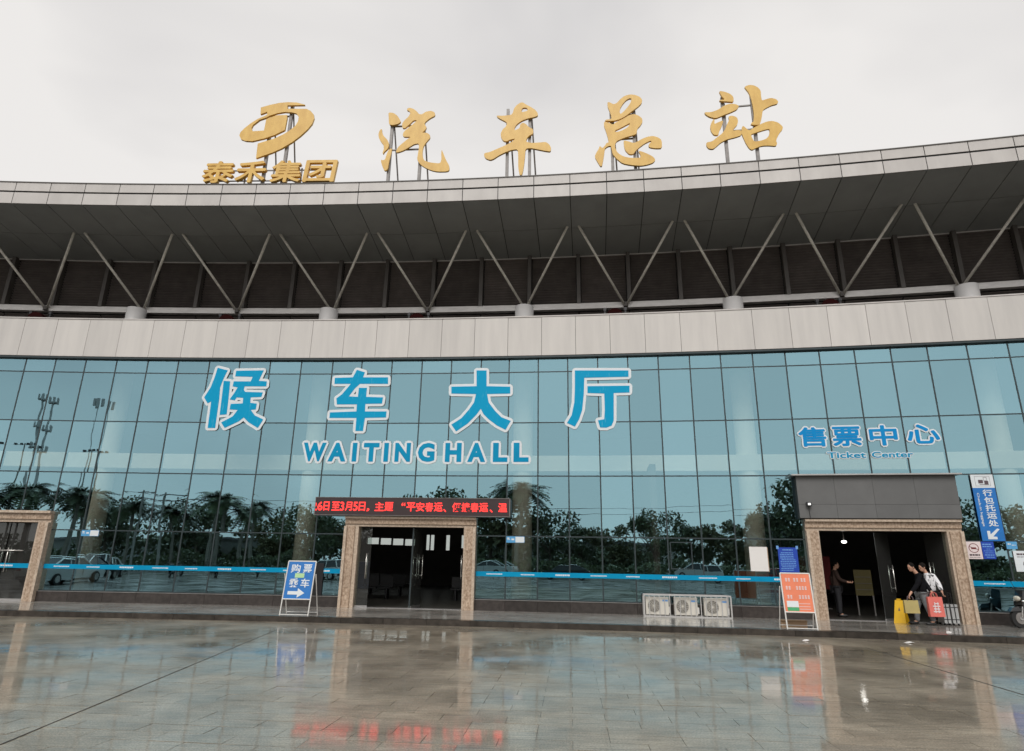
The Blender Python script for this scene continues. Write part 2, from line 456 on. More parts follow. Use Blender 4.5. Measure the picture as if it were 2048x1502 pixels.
# ------------------------------------------------------------------ mesh builder
class MB:
    def __init__(self):
        self.v, self.f = [], []
    def add(self, vs, fs):
        k = len(self.v)
        self.v += [Vector(a) for a in vs]
        self.f += [tuple(i + k for i in q) for q in fs]
        return self
    def box(self, x0, x1, y0, y1, z0, z1, T=None):
        vs = [Vector((x, y, z)) for z in (z0, z1) for y in (y0, y1) for x in (x0, x1)]
        if T is not None:
            vs = [T @ q for q in vs]
        return self.add(vs, [(0, 2, 3, 1), (4, 5, 7, 6), (0, 1, 5, 4), (2, 6, 7, 3), (0, 4, 6, 2), (1, 3, 7, 5)])
    def hexa(self, bottom, top):
        return self.add(list(bottom) + list(top), [(3, 2, 1, 0), (4, 5, 6, 7), (0, 1, 5, 4), (1, 2, 6, 5), (2, 3, 7, 6), (3, 0, 4, 7)])
    def arc(self, s0, s1, d0, d1, z0, z1, step=1.2, za=None):
        """box bent along the facade; za=(z0,z1) at d1 when its top and bottom slope"""
        n = max(1, int(round((s1 - s0) / step)))
        zb0, zb1 = za if za else (z0, z1)
        vs, fs = [], []
        for i in range(n + 1):
            s = s0 + (s1 - s0) * i / n
            vs += [pt(s, d0, z0), pt(s, d1, zb0), pt(s, d1, zb1), pt(s, d0, z1)]
        for i in range(n):
            a, b = 4 * i, 4 * i + 4
            for j in range(4):
                k = (j + 1) % 4
                fs.append((a + j, a + k, b + k, b + j))
        fs.append((3, 2, 1, 0))
        e = 4 * n
        fs.append((e, e + 1, e + 2, e + 3))
        return self.add(vs, fs)
    def tube(self, pts, radii, n=8, cap=True):
        pts = [Vector(p) for p in pts]
        if not hasattr(radii, '__len__'):
            radii = [radii] * len(pts)
        vs, fs = [], []
        ref = None
        for i, p in enumerate(pts):
            d = (pts[min(i + 1, len(pts) - 1)] - pts[max(i - 1, 0)])
            d = d.normalized() if d.length > 1e-9 else Vector((0, 0, 1))
            if ref is None:
                ref = Vector((0, 0, 1)) if abs(d.z) < 0.9 else Vector((1, 0, 0))
            x = ref - d * ref.dot(d)
            x.normalize()
            ref = x
            y = d.cross(x)
            for k in range(n):
                a = 2 * math.pi * k / n
                vs.append(p + (x * math.cos(a) + y * math.sin(a)) * radii[i])
        for i in range(len(pts) - 1):
            for k in range(n):
                k2 = (k + 1) % n
                fs.append((i * n + k, i * n + k2, (i + 1) * n + k2, (i + 1) * n + k))
        if cap:
            fs.append(tuple(reversed(range(n))))
            fs.append(tuple(range((len(pts) - 1) * n, len(pts) * n)))
        return self.add(vs, fs)
    def ellipsoid(self, c, r, n=12, m=8, T=None):
        vs, fs = [], []
        for j in range(m + 1):
            th = math.pi * j / m
            for k in range(n):
                a = 2 * math.pi * k / n
                q = Vector((r[0] * math.sin(th) * math.cos(a), r[1] * math.sin(th) * math.sin(a), r[2] * math.cos(th)))
                vs.append(Vector(c) + (T @ q if T is not None else q))
        for j in range(m):
            for k in range(n):
                k2 = (k + 1) % n
                fs.append((j * n + k, (j + 1) * n + k, (j + 1) * n + k2, j * n + k2))
        return self.add(vs, fs)
    def poly(self, loops, y0, y1, T=None):
        """flat shape in x,z with holes, thickened from y0 (front) to y1 (back)"""
        flat = [Vector((a, b, 0)) for l in loops for a, b in l]
        tris = tessellate_polygon([[Vector((a, b, 0)) for a, b in l] for l in loops])
        n = len(flat)
        vs = [Vector((q.x, y0, q.y)) for q in flat] + [Vector((q.x, y1, q.y)) for q in flat]
        fs = []
        for t3 in tris:
            a, b, c = (flat[i] for i in t3)
            cr = (b - a).cross(c - a).z
            if abs(cr) < 1e-10:
                continue
            t3 = tuple(t3) if cr > 0 else tuple(reversed(t3))
            fs.append(t3)
            fs.append(tuple(n + i for i in reversed(t3)))
        k = 0
        for l in loops:
            m = len(l)
            for i in range(m):
                fs.append((k + i, k + (i + 1) % m, n + k + (i + 1) % m, n + k + i))
            k += m
        if T is not None:
            vs = [T @ q for q in vs]
        return self.add(vs, fs)
    def shift(self, d):
        d = Vector(d)
        self.v = [q - d for q in self.v]
        return self
    def mesh(self, name, material, smooth=False, fix=True):
        me = bpy.data.meshes.new(name)
        me.from_pydata(self.v, [], self.f)
        if fix:
            bm = bmesh.new()
            bm.from_mesh(me)
            bmesh.ops.recalc_face_normals(bm, faces=bm.faces)
            bm.to_mesh(me)
            bm.free()
        for q in (material if isinstance(material, (list, tuple)) else [material]):
            me.materials.append(q)
        if smooth:
            me.polygons.foreach_set('use_smooth', [True] * len(me.polygons))
        me.update()
        return me

def obj(name, me, parent=None, loc=(0, 0, 0), rot=(0, 0, 0)):
    o = bpy.data.objects.new(name, me)
    COL.objects.link(o)
    o.location = loc
    o.rotation_euler = rot
    if parent is not None:
        o.parent = parent
    return o
def part(name, mb, m, parent, loc=(0, 0, 0), rot=(0, 0, 0), smooth=False):
    return obj(name, mb.mesh(name, m, smooth), parent, loc, rot)
def tag(o, label=None, cat=None, group=None, kind=None):
    if label: o['label'] = label
    if cat: o['category'] = cat
    if group: o['group'] = group
    if kind: o['kind'] = kind
    return o
def thing(name, label, cat, loc=(0, 0, 0), rot=0.0, group=None):
    o = bpy.data.objects.new(name, None)
    o.empty_display_size = 0.2
    COL.objects.link(o)
    o.location = loc
    o.rotation_euler = (0, 0, rot)
    return tag(o, label, cat, group)
def on_front(name, label, cat, s, d, z, group=None):
    """a thing on the facade: local x runs right along it, y into it, z up"""
    return thing(name, label, cat, pt(s, d, z), rz(s), group)
def copy_tree(o, parent=None):
    c = o.copy()
    COL.objects.link(c)
    if parent is not None:
        c.parent = parent
    for ch in list(o.children):
        copy_tree(ch, c)
    return c
def text(mb, body, x0, x1, z0, z1, y0, y1, bold=0.0, T=None, clip=None, skew=0.0, grow_by=0.0):
    """lettering fitted to the box x0..x1, z0..z1 and thickened y0..y1; grow_by widens it past the box"""
    c = bpy.data.curves.new('lettering', 'FONT')
    c.body = body
    c.size = 1.0
    c.offset = bold
    c.extrude = 0.05
    c.resolution_u = 3
    o = bpy.data.objects.new('lettering', c)
    COL.objects.link(o)
    me = o.to_mesh()
    vs = [q.co.copy() for q in me.vertices]
    fs = [tuple(p.vertices) for p in me.polygons]
    o.to_mesh_clear()
    bpy.data.objects.remove(o, do_unlink=True)
    bpy.data.curves.remove(c)
    if skew:
        for q in vs:
            q.x += skew * q.y
    ax, bx = min(q.x for q in vs), max(q.x for q in vs)
    ay, by = min(q.y for q in vs), max(q.y for q in vs)
    g = grow_by
    out = []
    for q in vs:
        u = (q.x - ax) / max(1e-6, bx - ax)
        v = (q.y - ay) / max(1e-6, by - ay)
        w = 0.0 if q.z > 0 else 1.0
        p = Vector((x0 - g + u * (x1 - x0 + 2 * g), y0 + (y1 - y0) * w, z0 - g + v * (z1 - z0 + 2 * g)))
        out.append(p)
    if clip is not None:
        bm = bmesh.new()
        bv = [bm.verts.new(q) for q in out]
        for f in fs:
            try:
                bm.faces.new([bv[i] for i in f])
            except ValueError:
                pass
        bmesh.ops.bisect_plane(bm, geom=bm.verts[:] + bm.edges[:] + bm.faces[:], plane_co=(clip, 0, 0), plane_no=(-1, 0, 0), clear_outer=True)
        bm.verts.index_update()
        out = [q.co.copy() for q in bm.verts]
        fs = [tuple(q.index for q in f.verts) for f in bm.faces]
        bm.free()
    if T is not None:
        out = [T @ q for q in out]
    mb.add(out, fs)
    return mb

def bold_text(mb, body, x0, x1, z0, z1, y0, y1, r, n=8, T=None, skew=0.0):
    """lettering thickened all round by r: the same strokes laid n times, each a hair further forward"""
    if r <= 0:
        return text(mb, body, x0, x1, z0, z1, y0, y1, T=T, skew=skew)
    for k in range(n):
        a = 2 * math.pi * k / n
        dx, dz, dy = math.cos(a) * r, math.sin(a) * r, -0.0003 * k
        text(mb, body, x0 + dx, x1 + dx, z0 + dz, z1 + dz, y0 + dy, y1, T=T, skew=skew)
    return mb

# ================================================================== GROUND
SMIN, SMAX = -13.0, 45.0
g = MB()
g.add([(-700, -900, -0.014), (700, -900, -0.014), (700, 500, -0.014), (-700, 500, -0.014)], [(0, 1, 2, 3)])
plaza = obj('plaza', g.mesh('plaza', M['grout'], fix=False))
tag(plaza, kind='structure')

# paving: granite tiles laid in running bond, each bedded a little differently
TW, TD = 0.72, 0.30
ga = -0.095
gx, gy = Vector((math.cos(ga), math.sin(ga), 0)), Vector((-math.sin(ga), math.cos(ga), 0))
cells = []
for j in range(-12, 74):
    for i in range(-32, 36):
        u = (i + (0.5 if (j * 7919) % 5 in (1, 3) else 0.0)) * TW
        v = j * TD + 1.0
        q = gx * u + gy * v
        if q.y < -2.5 or q.y > 19.5 or abs(q.x) > max(4.0, 0.86 * q.y + 1.6):
            continue
        dist = math.hypot(q.x - CX, q.y - CY) - R0
        if dist > -3.3:
            continue
        cells.append((q, q.y > 5.7))
seen = sorted([c for c in cells if c[1]], key=lambda c: c[0].length)
near = seen[:300]
far = seen[300:] + [c for c in cells if not c[1]]
tile_me = []
for k in range(3):
    b = MB()
    h = 0.0018 + 0.0008 * k
    b.box(-TW / 2 + h, TW / 2 - h, -TD / 2 + h, TD / 2 - h, -0.02, 0.0)
    tile_me.append(b.mesh('paving_tile', M['wet']))
for q, _ in near:
    o = obj('paving_tile', random.choice(tile_me), plaza, (q.x, q.y, random.uniform(-0.0012, 0.0012)))
    o.rotation_euler = (math.radians(random.gauss(0, 0.16)), math.radians(random.gauss(0, 0.12)), ga)
b = MB()
for q, _ in far:
    T = Matrix.Translation((q.x, q.y, random.uniform(-0.001, 0.001))) @ Matrix.Rotation(ga, 4, 'Z') @ \
        Matrix.Rotation(math.radians(random.gauss(0, 0.13)), 4, 'X') @ Matrix.Rotation(math.radians(random.gauss(0, 0.1)), 4, 'Y')
    b.box(-TW / 2 + .002, TW / 2 - .002, -TD / 2 + .002, TD / 2 - .002, -0.02, 0.0, T)
tag(part('paving', b, M['wet'], plaza), kind='stuff')
for (xa, ya, xb, yb) in ((-4.57, 6.38, -5.55, 16.1), (7.05, 8.4, 7.75, 14.6)):
    b = MB()
    p, q = Vector((xa, ya, 0)), Vector((xb, yb, 0))
    n = (q - p).normalized().cross(Vector((0, 0, 1))) * 0.0055
    b.hexa([p + n + Vector((0, 0, .001)), p - n + Vector((0, 0, .001)), q - n + Vector((0, 0, .001)), q + n + Vector((0, 0, .001))],
           [p + n + Vector((0, 0, .005)), p - n + Vector((0, 0, .005)), q - n + Vector((0, 0, .005)), q + n + Vector((0, 0, .005))])
    part('expansion_joint', b, M['joint'], plaza)

# raised walkway along the front: slabs and a dark kerb
HP = 0.146
b = MB().arc(SMIN, SMAX, -3.52, 0.3, -0.02, HP - 0.012)
walk = obj('walkway', b.mesh('walkway', M['joint']))
tag(walk, kind='structure')
def slab_row(name, d0, d1, z0, z1, pitch, m, parent, s_off=0.0, gap=0.004):
    n = int((SMAX - SMIN) / pitch)
    w = pitch * (R0 + (d0 + d1) / 2) / R0
    bb = MB().box(-w / 2 + gap, w / 2 - gap, gap, d1 - d0 - gap, z0, z1)
    me = bb.mesh(name, m)
    for i in range(n):
        s = SMIN + s_off + (i + .5) * pitch
        obj(name, me, parent, pt(s, d0, 0), (0, 0, rz(s)))
slab_row('kerb_stone', -3.66, -3.36, -0.02, HP, 1.2, M['kerb'], walk)
slab_row('walkway_slab', -3.36, -2.26, HP - .03, HP, 1.2, M['wetwalk'], walk, 0.6)
slab_row('walkway_slab', -2.26, -1.16, HP - .03, HP, 1.2, M['wetwalk'], walk)
slab_row('walkway_slab', -1.16, -0.06, HP - .03, HP, 1.2, M['wetwalk'], walk, 0.6)

# ================================================================== THE BUS STATION
W0 = pt(16, 0, 0)
bus = thing('bus_station', 'long concave bus terminal with teal glass front under a wide dark roof overhang', 'building', W0)
def bp(name, mb, m, parent=None, smooth=False):
    return part(name, mb.shift(W0), m, parent or bus, smooth=smooth)
def ba(name, me, s, d, z, parent=None, extra=None):
    return obj(name, me, parent or bus, pt(s, d, z) - W0, (extra[0] if extra else 0, extra[1] if extra else 0, rz(s)))

MUL = [-1.64, -0.55, 0.57, 1.72, 2.89, 4.03, 5.2, 6.34, 7.49, 8.66, 9.83, 10.92, 12.04, 13.15, 14.23, 15.31, 16.32, 17.36, 18.4,
       19.45, 20.49, 21.53, 22.59, 23.62, 24.67, 25.72, 26.8, 27.89, 28.99, 30.08, 31.23, 32.39]
while MUL[0] > SMIN + 1.0:
    MUL.insert(0, round(MUL[0] - 1.13, 3))
while MUL[-1] < SMAX - 1.0:
    MUL.append(round(MUL[-1] + 1.13, 3))
LD = (MUL[[abs(m - .57) < .01 for m in MUL].index(True) - 4], 0.57)
DOORS = [(LD[0], LD[1], 3.09), (10.92, 15.31, 3.05), (25.72, 30.08, 4.442)]
ZR = [0.501, 2.467, 4.442, 6.283, 8.112, 8.613]
def door_at(s):
    for a, b2, top in DOORS:
        if a - .01 < s < b2 + .01:
            return top
    return None
for i in range(len(MUL) - 1):
    s0, s1 = MUL[i], MUL[i + 1]
    sm = (s0 + s1) / 2
    top = door_at(sm)
    for r in range(5):
        z0, z1 = ZR[r], ZR[r + 1]
        if top is not None:
            if z1 <= top + .01:
                continue
            z0 = max(z0, top)
        w, h = s1 - s0 - 0.016, z1 - z0 - 0.016
        tw = math.radians(random.gauss(0, 0.07)) * w / 2      # panes never sit perfectly true
        bb = MB().hexa([(-w / 2, -tw, -h / 2), (w / 2, tw, -h / 2), (w / 2, .010 + tw, -h / 2), (-w / 2, .010 - tw, -h / 2)],
                       [(-w / 2, -tw, h / 2), (w / 2, tw, h / 2), (w / 2, .010 + tw, h / 2), (-w / 2, .010 - tw, h / 2)])
        ba('glass_pane', bb.mesh('glass_pane', M['glass']), sm, 0, (z0 + z1) / 2,
           extra=(math.radians(random.gauss(0, 0.09)), 0))
# mullions behind the joints, transoms along them
for s in MUL:
    top = None
    for a, b2, t in DOORS:
        if a + .02 < s < b2 - .02:
            top = t
    z0 = top if top else ZR[0]
    bb = MB().box(-0.022, 0.022, -0.006, 0.10, z0, ZR[-1])
    ba('mullion', bb.mesh('mullion', M['mullion']), s, 0, 0)
segs = []
edge = SMIN
for a, b2, _ in DOORS:
    segs.append((edge, a))
    edge = b2
segs.append((edge, SMAX))
for r, z in enumerate(ZR[:-1]):
    bb = MB()
    if z < 3:
        for a, b2 in segs:
            bb.arc(a, b2, -0.004, 0.085, z - 0.02, z + 0.02)
    else:
        bb.arc(SMIN, SMAX, -0.004, 0.085, z - 0.02, z + 0.02)
    bp('transom', bb, M['mullion'])
# plinth
for i in range(len(MUL) - 1):
    s0, s1 = MUL[i], MUL[i + 1]
    if door_at((s0 + s1) / 2) is not None:
        continue
    w = s1 - s0 - 0.008
    bb = MB().box(-w / 2, w / 2, -0.07, 0.12, HP - .02, 0.468)
    ba('plinth_slab', bb.mesh('plinth_slab', M['plinth']), (s0 + s1) / 2, 0, 0)
bb = MB()
for a, b2 in segs:
    bb.arc(a, b2, -0.085, 0.1, 0.469, 0.483)
bp('plinth_sill', bb, M['steel'])

# cladding band over the glass
BP = 1.2125
bb = MB().box(-BP / 2 + .007, BP / 2 - .007, -0.04, 0.0, 0, 1.455)
clad_me = bb.mesh('cladding_panel', M['clad'])
s = -1.92 + BP / 2
while s - BP > SMIN:
    s -= BP
while s < SMAX - .6:
    ba('cladding_panel', clad_me, s, -0.11, 8.69, extra=(math.radians(random.gauss(0, .12)), 0))
    s += BP
bp('band_backing', MB().arc(SMIN, SMAX, -0.10, 0.35, 8.62, 10.14), M['dark'])
bp('head_flashing', MB().arc(SMIN, SMAX, -0.14, 0.0, 8.614, 8.672), M['mullion'])
bp('coping', MB().arc(SMIN, SMAX, -0.17, 0.40, 10.15, 10.19), M['fascia'])
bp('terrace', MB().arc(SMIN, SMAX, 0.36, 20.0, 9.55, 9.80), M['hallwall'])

# clerestory behind the terrace: louvred bays between steel fins
BAY = 3.97
FP = BAY / 2
fin_me = MB().box(-0.075, 0.075, -0.26, 0.0, 0, 2.2).mesh('fin', M['fin'])
bb = MB()
for k in range(19):
    z = 0.03 + k * 0.115
    T = Matrix.Translation((0, 0, z)) @ Matrix.Rotation(math.radians(-32), 4, 'X')
    bb.box(-FP / 2 + .09, FP / 2 - .09, -0.07, 0.07, -0.008, 0.008, T)
louv_me = bb.mesh('louvre_panel', M['louvre'])
bb = MB()
for k in range(14):
    z = 0.03 + k * 0.115
    T = Matrix.Translation((0, 0, z)) @ Matrix.Rotation(math.radians(-32), 4, 'X')
    bb.box(-FP / 2 + .01, FP / 2 - .01, -0.07, 0.07, -0.008, 0.008, T)
louv2_me = bb.mesh('louvre_panel', M['louvre'])
s = -1.05
while s - FP > SMIN:
    s -= FP
while s < SMAX - 2:
    ba('fin', fin_me, s, 2.60, 11.70)
    ba('louvre_panel', louv_me, s + FP / 2, 2.60, 11.72)
    ba('louvre_panel', louv2_me, s + FP / 2, 2.60, 9.82)
    s += FP
bp('clerestory_backing', MB().arc(SMIN, SMAX, 2.72, 2.9, 9.8, 14.2), M['dark'])
bp('terrace_beam', MB().arc(SMIN, SMAX, 2.36, 2.62, 11.465, 11.705), M['beam'])

# roof overhang: two rows of soffit panels, a two-course fascia, a slab
SP = 1.3265
def soff(d):
    return 14.33 + (13.90 - 14.33) * (d + 1.3) / 3.9
def soff_me(d0, d1):
    bb = MB()
    k0, k1 = (R0 + d0) / R0, (R0 + d1) / R0
    w = SP / 2
    g2 = 0.013
    lo = [(-w * k0 + g2, 0, 0), (w * k0 - g2, 0, 0), (w * k1 - g2, d1 - d0 - 0.022, soff(d1) - soff(d0)), (-w * k1 + g2, d1 - d0 - 0.022, soff(d1) - soff(d0))]
    up = [(a, b3, c + 0.03) for a, b3, c in lo]
    return bb.hexa(lo, up).mesh('soffit_panel', M['soffit'])
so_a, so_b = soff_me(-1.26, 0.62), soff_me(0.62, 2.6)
fl_me = MB().box(-SP / 2 * .992 + .014, SP / 2 * .992 - .014, -0.03, 0.0, 14.335, 14.80).mesh('fascia_panel', M['fascia'])
fu_me = MB().box(-SP / 2 * .992 + .014, SP / 2 * .992 - .014, -0.03, 0.0, 14.872, 15.225).mesh('fascia_panel', M['fascia'])
s = -2.64 + SP / 2
while s - SP > SMIN:
    s -= SP
while s < SMAX - .6:
    t1 = lambda: (math.radians(random.gauss(0, .12)), 0)
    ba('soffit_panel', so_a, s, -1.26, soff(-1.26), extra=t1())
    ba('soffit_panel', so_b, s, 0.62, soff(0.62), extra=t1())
    ba('fascia_panel', fl_me, s, -1.28, 0)
    ba('fascia_panel', fu_me, s, -1.28, 0)
    s += SP
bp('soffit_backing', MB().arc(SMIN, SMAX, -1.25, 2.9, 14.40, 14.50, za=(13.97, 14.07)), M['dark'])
bp('fascia_backing', MB().arc(SMIN, SMAX, -1.27, -1.18, 14.37, 15.22), M['dark'])
bp('roof_edge', MB().arc(SMIN, SMAX, -1.33, -1.10, 15.228, 15.265), M['fin'])
bp('roof_slab', MB().arc(SMIN, SMAX, -1.18, 20.3, 15.08, 15.215), M['hallwall'])
bp('soffit_trim', MB().arc(SMIN, SMAX, 2.50, 2.56, 13.865, 13.895), M['beam'])

# V struts from the terrace to the soffit, every second foot on a round column head
feet = [0.78 + BAY * k for k in range(-3, 12)]
for s in feet:
    for sg in (-1, 1):
        p0, p1 = pt(s + sg * .07, 2.30, 11.60), pt(s + sg * (BAY / 2 - .21), 0.5, soff(0.5) + 0.02)
        bp('strut', MB().tube([p0, p1], 0.05, 10), M['strut'], smooth=True)
    bp('strut_shoe', MB().tube([pt(s, 2.30, 11.47), pt(s, 2.30, 11.64)], 0.09, 10), M['fin'])
cols = [s for k, s in enumerate(feet) if (k - 3) % 2 == 0]
for s in cols:
    bp('column', MB().tube([pt(s, 2.0, 0.1), pt(s, 2.0, 9.5)], 0.36, 28), M['cream'], smooth=True)
    bp('column_head', MB().tube([pt(s, 1.98, 9.8), pt(s, 1.98, 11.44)], 0.37, 28), M['headpaint'], smooth=True)
bp('gallery_beam', MB().arc(SMIN, SMAX, 1.62, 1.95, 4.84, 5.40), M['cream'])
bp('gallery_floor', MB().arc(SMIN, SMAX, 1.96, 9.0, 5.0, 5.2), M['hallwall'])

# the hall inside
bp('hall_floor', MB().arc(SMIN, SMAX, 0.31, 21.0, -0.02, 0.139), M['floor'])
def wall_with_holes(mb, s0, s1, d0, d1, z0, z1, holes):
    ss = sorted({s0, s1} | {h[0] for h in holes} | {h[1] for h in holes})
    zz = sorted({z0, z1} | {h[2] for h in holes} | {h[3] for h in holes})
    for a, c in zip(ss, ss[1:]):
        for e, f in zip(zz, zz[1:]):
            m_s, m_z = (a + c) / 2, (e + f) / 2
            if any(h[0] < m_s < h[1] and h[2] < m_z < h[3] for h in holes):
                continue
            mb.arc(a, c, d0, d1, e, f)
    return mb
holes = [(6.3, 7.0, 2.62, 3.02), (7.06, 7.72, 2.6, 3.0), (7.78, 8.42, 2.58, 2.98), (8.48, 9.1, 2.56, 2.96),
         (9.72, 9.93, 2.3, 3.25), (9.97, 10.2, 2.3, 3.25), (10.86, 11.1, 2.3, 3.25), (11.75, 11.95, 2.45, 3.25)]
for h0 in holes:
    bp('rear_window', MB().arc(h0[0] + .01, h0[1] - .01, 20.1, 20.13, h0[2] + .01, h0[3] - .01), M['clear'])
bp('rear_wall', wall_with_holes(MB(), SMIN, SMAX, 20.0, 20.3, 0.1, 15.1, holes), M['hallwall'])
for s_end in (SMIN + .05, SMAX - .05):
    bb = MB()
    a, c = pt(s_end, 0.35), pt(s_end, 20.0)
    t = Vector((math.cos(s_end / R0), -math.sin(s_end / R0), 0)) * 0.12
    bb.hexa([a - t, a + t, c + t, c - t], [q + Vector((0, 0, 15.07)) for q in (a - t, a + t, c + t, c - t)])
    bp('end_wall', bb, M['hallwall'])
# partition between the waiting hall and the ticket hall
for s_p in (21.2,):
    a, c = pt(s_p, 0.4), pt(s_p, 19.9)
    t = Vector((math.cos(s_p / R0), -math.sin(s_p / R0), 0)) * 0.1
    bb = MB().hexa([q + Vector((0, 0, .14)) for q in (a - t, a + t, c + t, c - t)], [q + Vector((0, 0, 4.9)) for q in (a - t, a + t, c + t, c - t)])
    bp('partition', bb, M['hallwall'])
# lit lamp in the ticket hall, small lamps
bb = MB().ellipsoid(pt(28.02, 4.0, 2.55), (.09, .09, .05), 10, 6)
lamp = thing('ceiling_lamp', 'bright white lamp glowing inside the dark ticket hall doorway', 'lamp', pt(28.02, 4.0, 2.6))
bb.shift(pt(28.02, 4.0, 2.6))
part('bulb', bb, M['lamp'], lamp)
part('drop_rod', MB().tube([(0, 0, 0.0), (0, 0, 2.4)], 0.012, 6), M['steel'], lamp)

# ------------------------------------------------------------------ entrances: marble surrounds and glass doors
def surround(s0, s1, zt, inner):
    """marble jambs and lintel round an opening; inner = (left, right, top) of the clear opening"""
    i0, i1, it = inner
    sm = (s0 + s1) / 2
    r = ba('door_surround', None, sm, 0.1, HP)
    z0 = HP
    T = lambda s: s - sm
    def jamb(a, c, out_left):
        for (u0, u1, pr, m, nm) in (((0, .09, .24, 'marble_pale', 'jamb_moulding'), (.09, .345, .17, 'marble', 'jamb_stone'), (.345, 1.0, .12, 'marble_pale', 'jamb_moulding'))):
            w = abs(c - a)
            u1 = min(u1, w)
            x0, x1 = (a + u0, a + u1) if out_left else (c - u1, c - u0)
            if nm == 'jamb_stone':
                zz = [0, 0.62, 1.22, 1.84, it - z0]
                for p, q in zip(zz, zz[1:]):
                    part(nm, MB().box(T(x0) + .001, T(x1) - .001, -.1 - pr, 0.12, p + .002, q - .002), M[m], r)
            else:
                part(nm, MB().box(T(x0), T(x1), -.1 - pr, 0.12, 0, it - z0), M[m], r)
    jamb(s0, i0, True)
    jamb(i1, s1, False)
    h = zt - it
    n = 4
    for (v0, v1, pr, m, nm) in ((0, h * .26, .12, 'marble_pale', 'lintel_moulding'), (h * .26, h * .78, .17, 'marble', 'lintel_stone'), (h * .78, h, .26, 'marble_pale', 'lintel_moulding')):
        k = n if nm == 'lintel_stone' else 1
        for i in range(k):
            a, c = s0 + (s1 - s0) * i / k, s0 + (s1 - s0) * (i + 1) / k
            part(nm, MB().box(T(a) + .001, T(c) - .001, -.1 - pr, 0.12, it - z0 + v0 + .001, it - z0 + v1 - .001), M[m], r)
    part('threshold', MB().box(T(i0), T(i1), -.14, .2, -.02, .012), M['alu'], r)
    return r
surround(10.88, 15.33, 3.045, (11.35, 14.92, 2.72))
surround(25.70, 30.07, 3.075, (26.09, 29.66, 2.735))
surround(LD[0] + .02, 0.66, 3.085, (LD[0] + .48, 0.23, 2.70))

def glass_door(s, width, z1, ang, hinge, hz=(1.0, 1.75), label=None):
    """frameless glass leaf; hinge -1 = hung on its left edge; ang opens it inwards"""
    o = ba('glass_door', MB().box(0 if hinge < 0 else -width, width if hinge < 0 else 0, 0, .012, .02, z1 - HP - .02).mesh('glass_door', M['clear']), s, .04, HP)
    o.rotation_euler = (0, 0, rz(s) + (math.radians(ang) if hinge < 0 else -math.radians(ang)))
    x = (width - .12) if hinge < 0 else -(width - .12)
    for y in (-.06, .07):
        b2 = MB().tube([(x, y, hz[0] - HP), (x, y, hz[1] - HP)], 0.016, 8)
        for zz in (hz[0] + .12, hz[1] - .12):
            b2.tube([(x, y, zz - HP), (x, .006, zz - HP)], 0.010, 6)
        part('door_handle', b2, M['handle'], o, smooth=True)
    b3 = MB().box(0 if hinge < 0 else -width, width if hinge < 0 else 0, -.008, .02, 0, .07)
    part('bottom_rail', b3, M['alu'], o)
    return o
glass_door(11.36, 0.42, 2.71, 0, -1, (1.05, 1.85))
glass_door(13.22, 0.95, 2.71, 84, -1, (1.05, 1.85))
glass_door(13.16, 0.95, 2.71, 86, 1, (1.05, 1.85))
glass_door(14.91, 0.9, 2.71, 80, 1, (1.05, 1.85))
bp('door_post', MB().arc(13.165, 13.205, .03, .09, HP, 2.72), M['mullion'])
glass_door(27.70, 0.95, 2.72, 48, -1, (0.95, 1.75))
glass_door(29.64, 0.8, 2.72, 70, 1, (1.0, 1.85))
glass_door(26.12, 0.9, 2.72, 82, -1, (0.95, 1.75))
glass_door(0.22, 0.98, 2.69, 0, 1, (1.05, 1.85))
glass_door(-0.78, 0.98, 2.69, 0, -1, (1.05, 1.85)).location += Vector((-1.0, -.006, 0))
glass_door(-1.82, 0.7, 2.69, 0, 1, (1.05, 1.85))
bp('push_bar', MB().tube([pt(-1.2, -.05, 1.76), pt(-0.12, -.05, 1.76)], .018, 8), M['handle'], smooth=True)
# dark board over the ticket entrance with its projecting cap
gp = ba('entrance_board', None, 27.8, -.1, 3.09)
edges = [25.55, 26.65, 27.75, 28.92, 30.08]
for a, c in zip(edges, edges[1:]):
    for z0, z1 in ((0.01, .42), (.426, 1.30)):
        part('board_panel', MB().box(a - 27.8 + .003, c - 27.8 - .003, -.20, -.16, z0, z1), M['greypanel'], gp)
part('board_core', MB().box(25.56 - 27.8, 30.07 - 27.8, -.159, .08, 0.0, 1.30), M['dark'], gp)
part('board_cap', MB().box(25.40 - 27.8, 30.22 - 27.8, -.34, .08, 1.303, 1.345), M['alu'], gp)
# top hung window frame low in the glass front
wf = ba('window_frame', MB().box(-.34, -.31, -.02, .01, -.42, .42).box(.31, .34, -.02, .01, -.42, .42).box(-.31, .31, -.02, .01, .39, .42).box(-.31, .31, -.02, .01, -.42, -.39).mesh('window_frame', M['mullion']), 21.93, -.004, 1.93)

# blue safety strip stuck along the glass at hand height, with small white lettering bars
strips = [(SMIN + .5, LD[0] - .02), (LD[0] + .5, 0.22), (0.68, 10.86), (15.35, 25.68), (30.09, SMAX - .5)]
k = 0
for a, c in strips:
    st = bp('safety_strip', MB().arc(a, c, -0.024, -0.018, 1.195, 1.345, step=.5), M['blue2'])
    bb = MB()
    s = a + 0.35
    while s < c - .7:
        u = s
        long_kind = k % 3
        while u < s + (0.42 if long_kind != 1 else 0.52):
            w = (0.045 if long_kind == 0 else 0.024) + random.uniform(-.006, .008)
            hgt = 0.05 if long_kind == 0 else 0.035
            zc = 1.27 if long_kind != 2 else 1.265
            bb.arc(u, u + w, -0.029, -0.0255, zc - hgt / 2 + random.uniform(-.004, .004), zc + hgt / 2)
            u += w + (0.012 if long_kind == 0 else 0.01)
        s += 1.12
        k += 1
    tag(part('strip_lettering', bb.shift(W0), M['white'], st), kind='stuff')

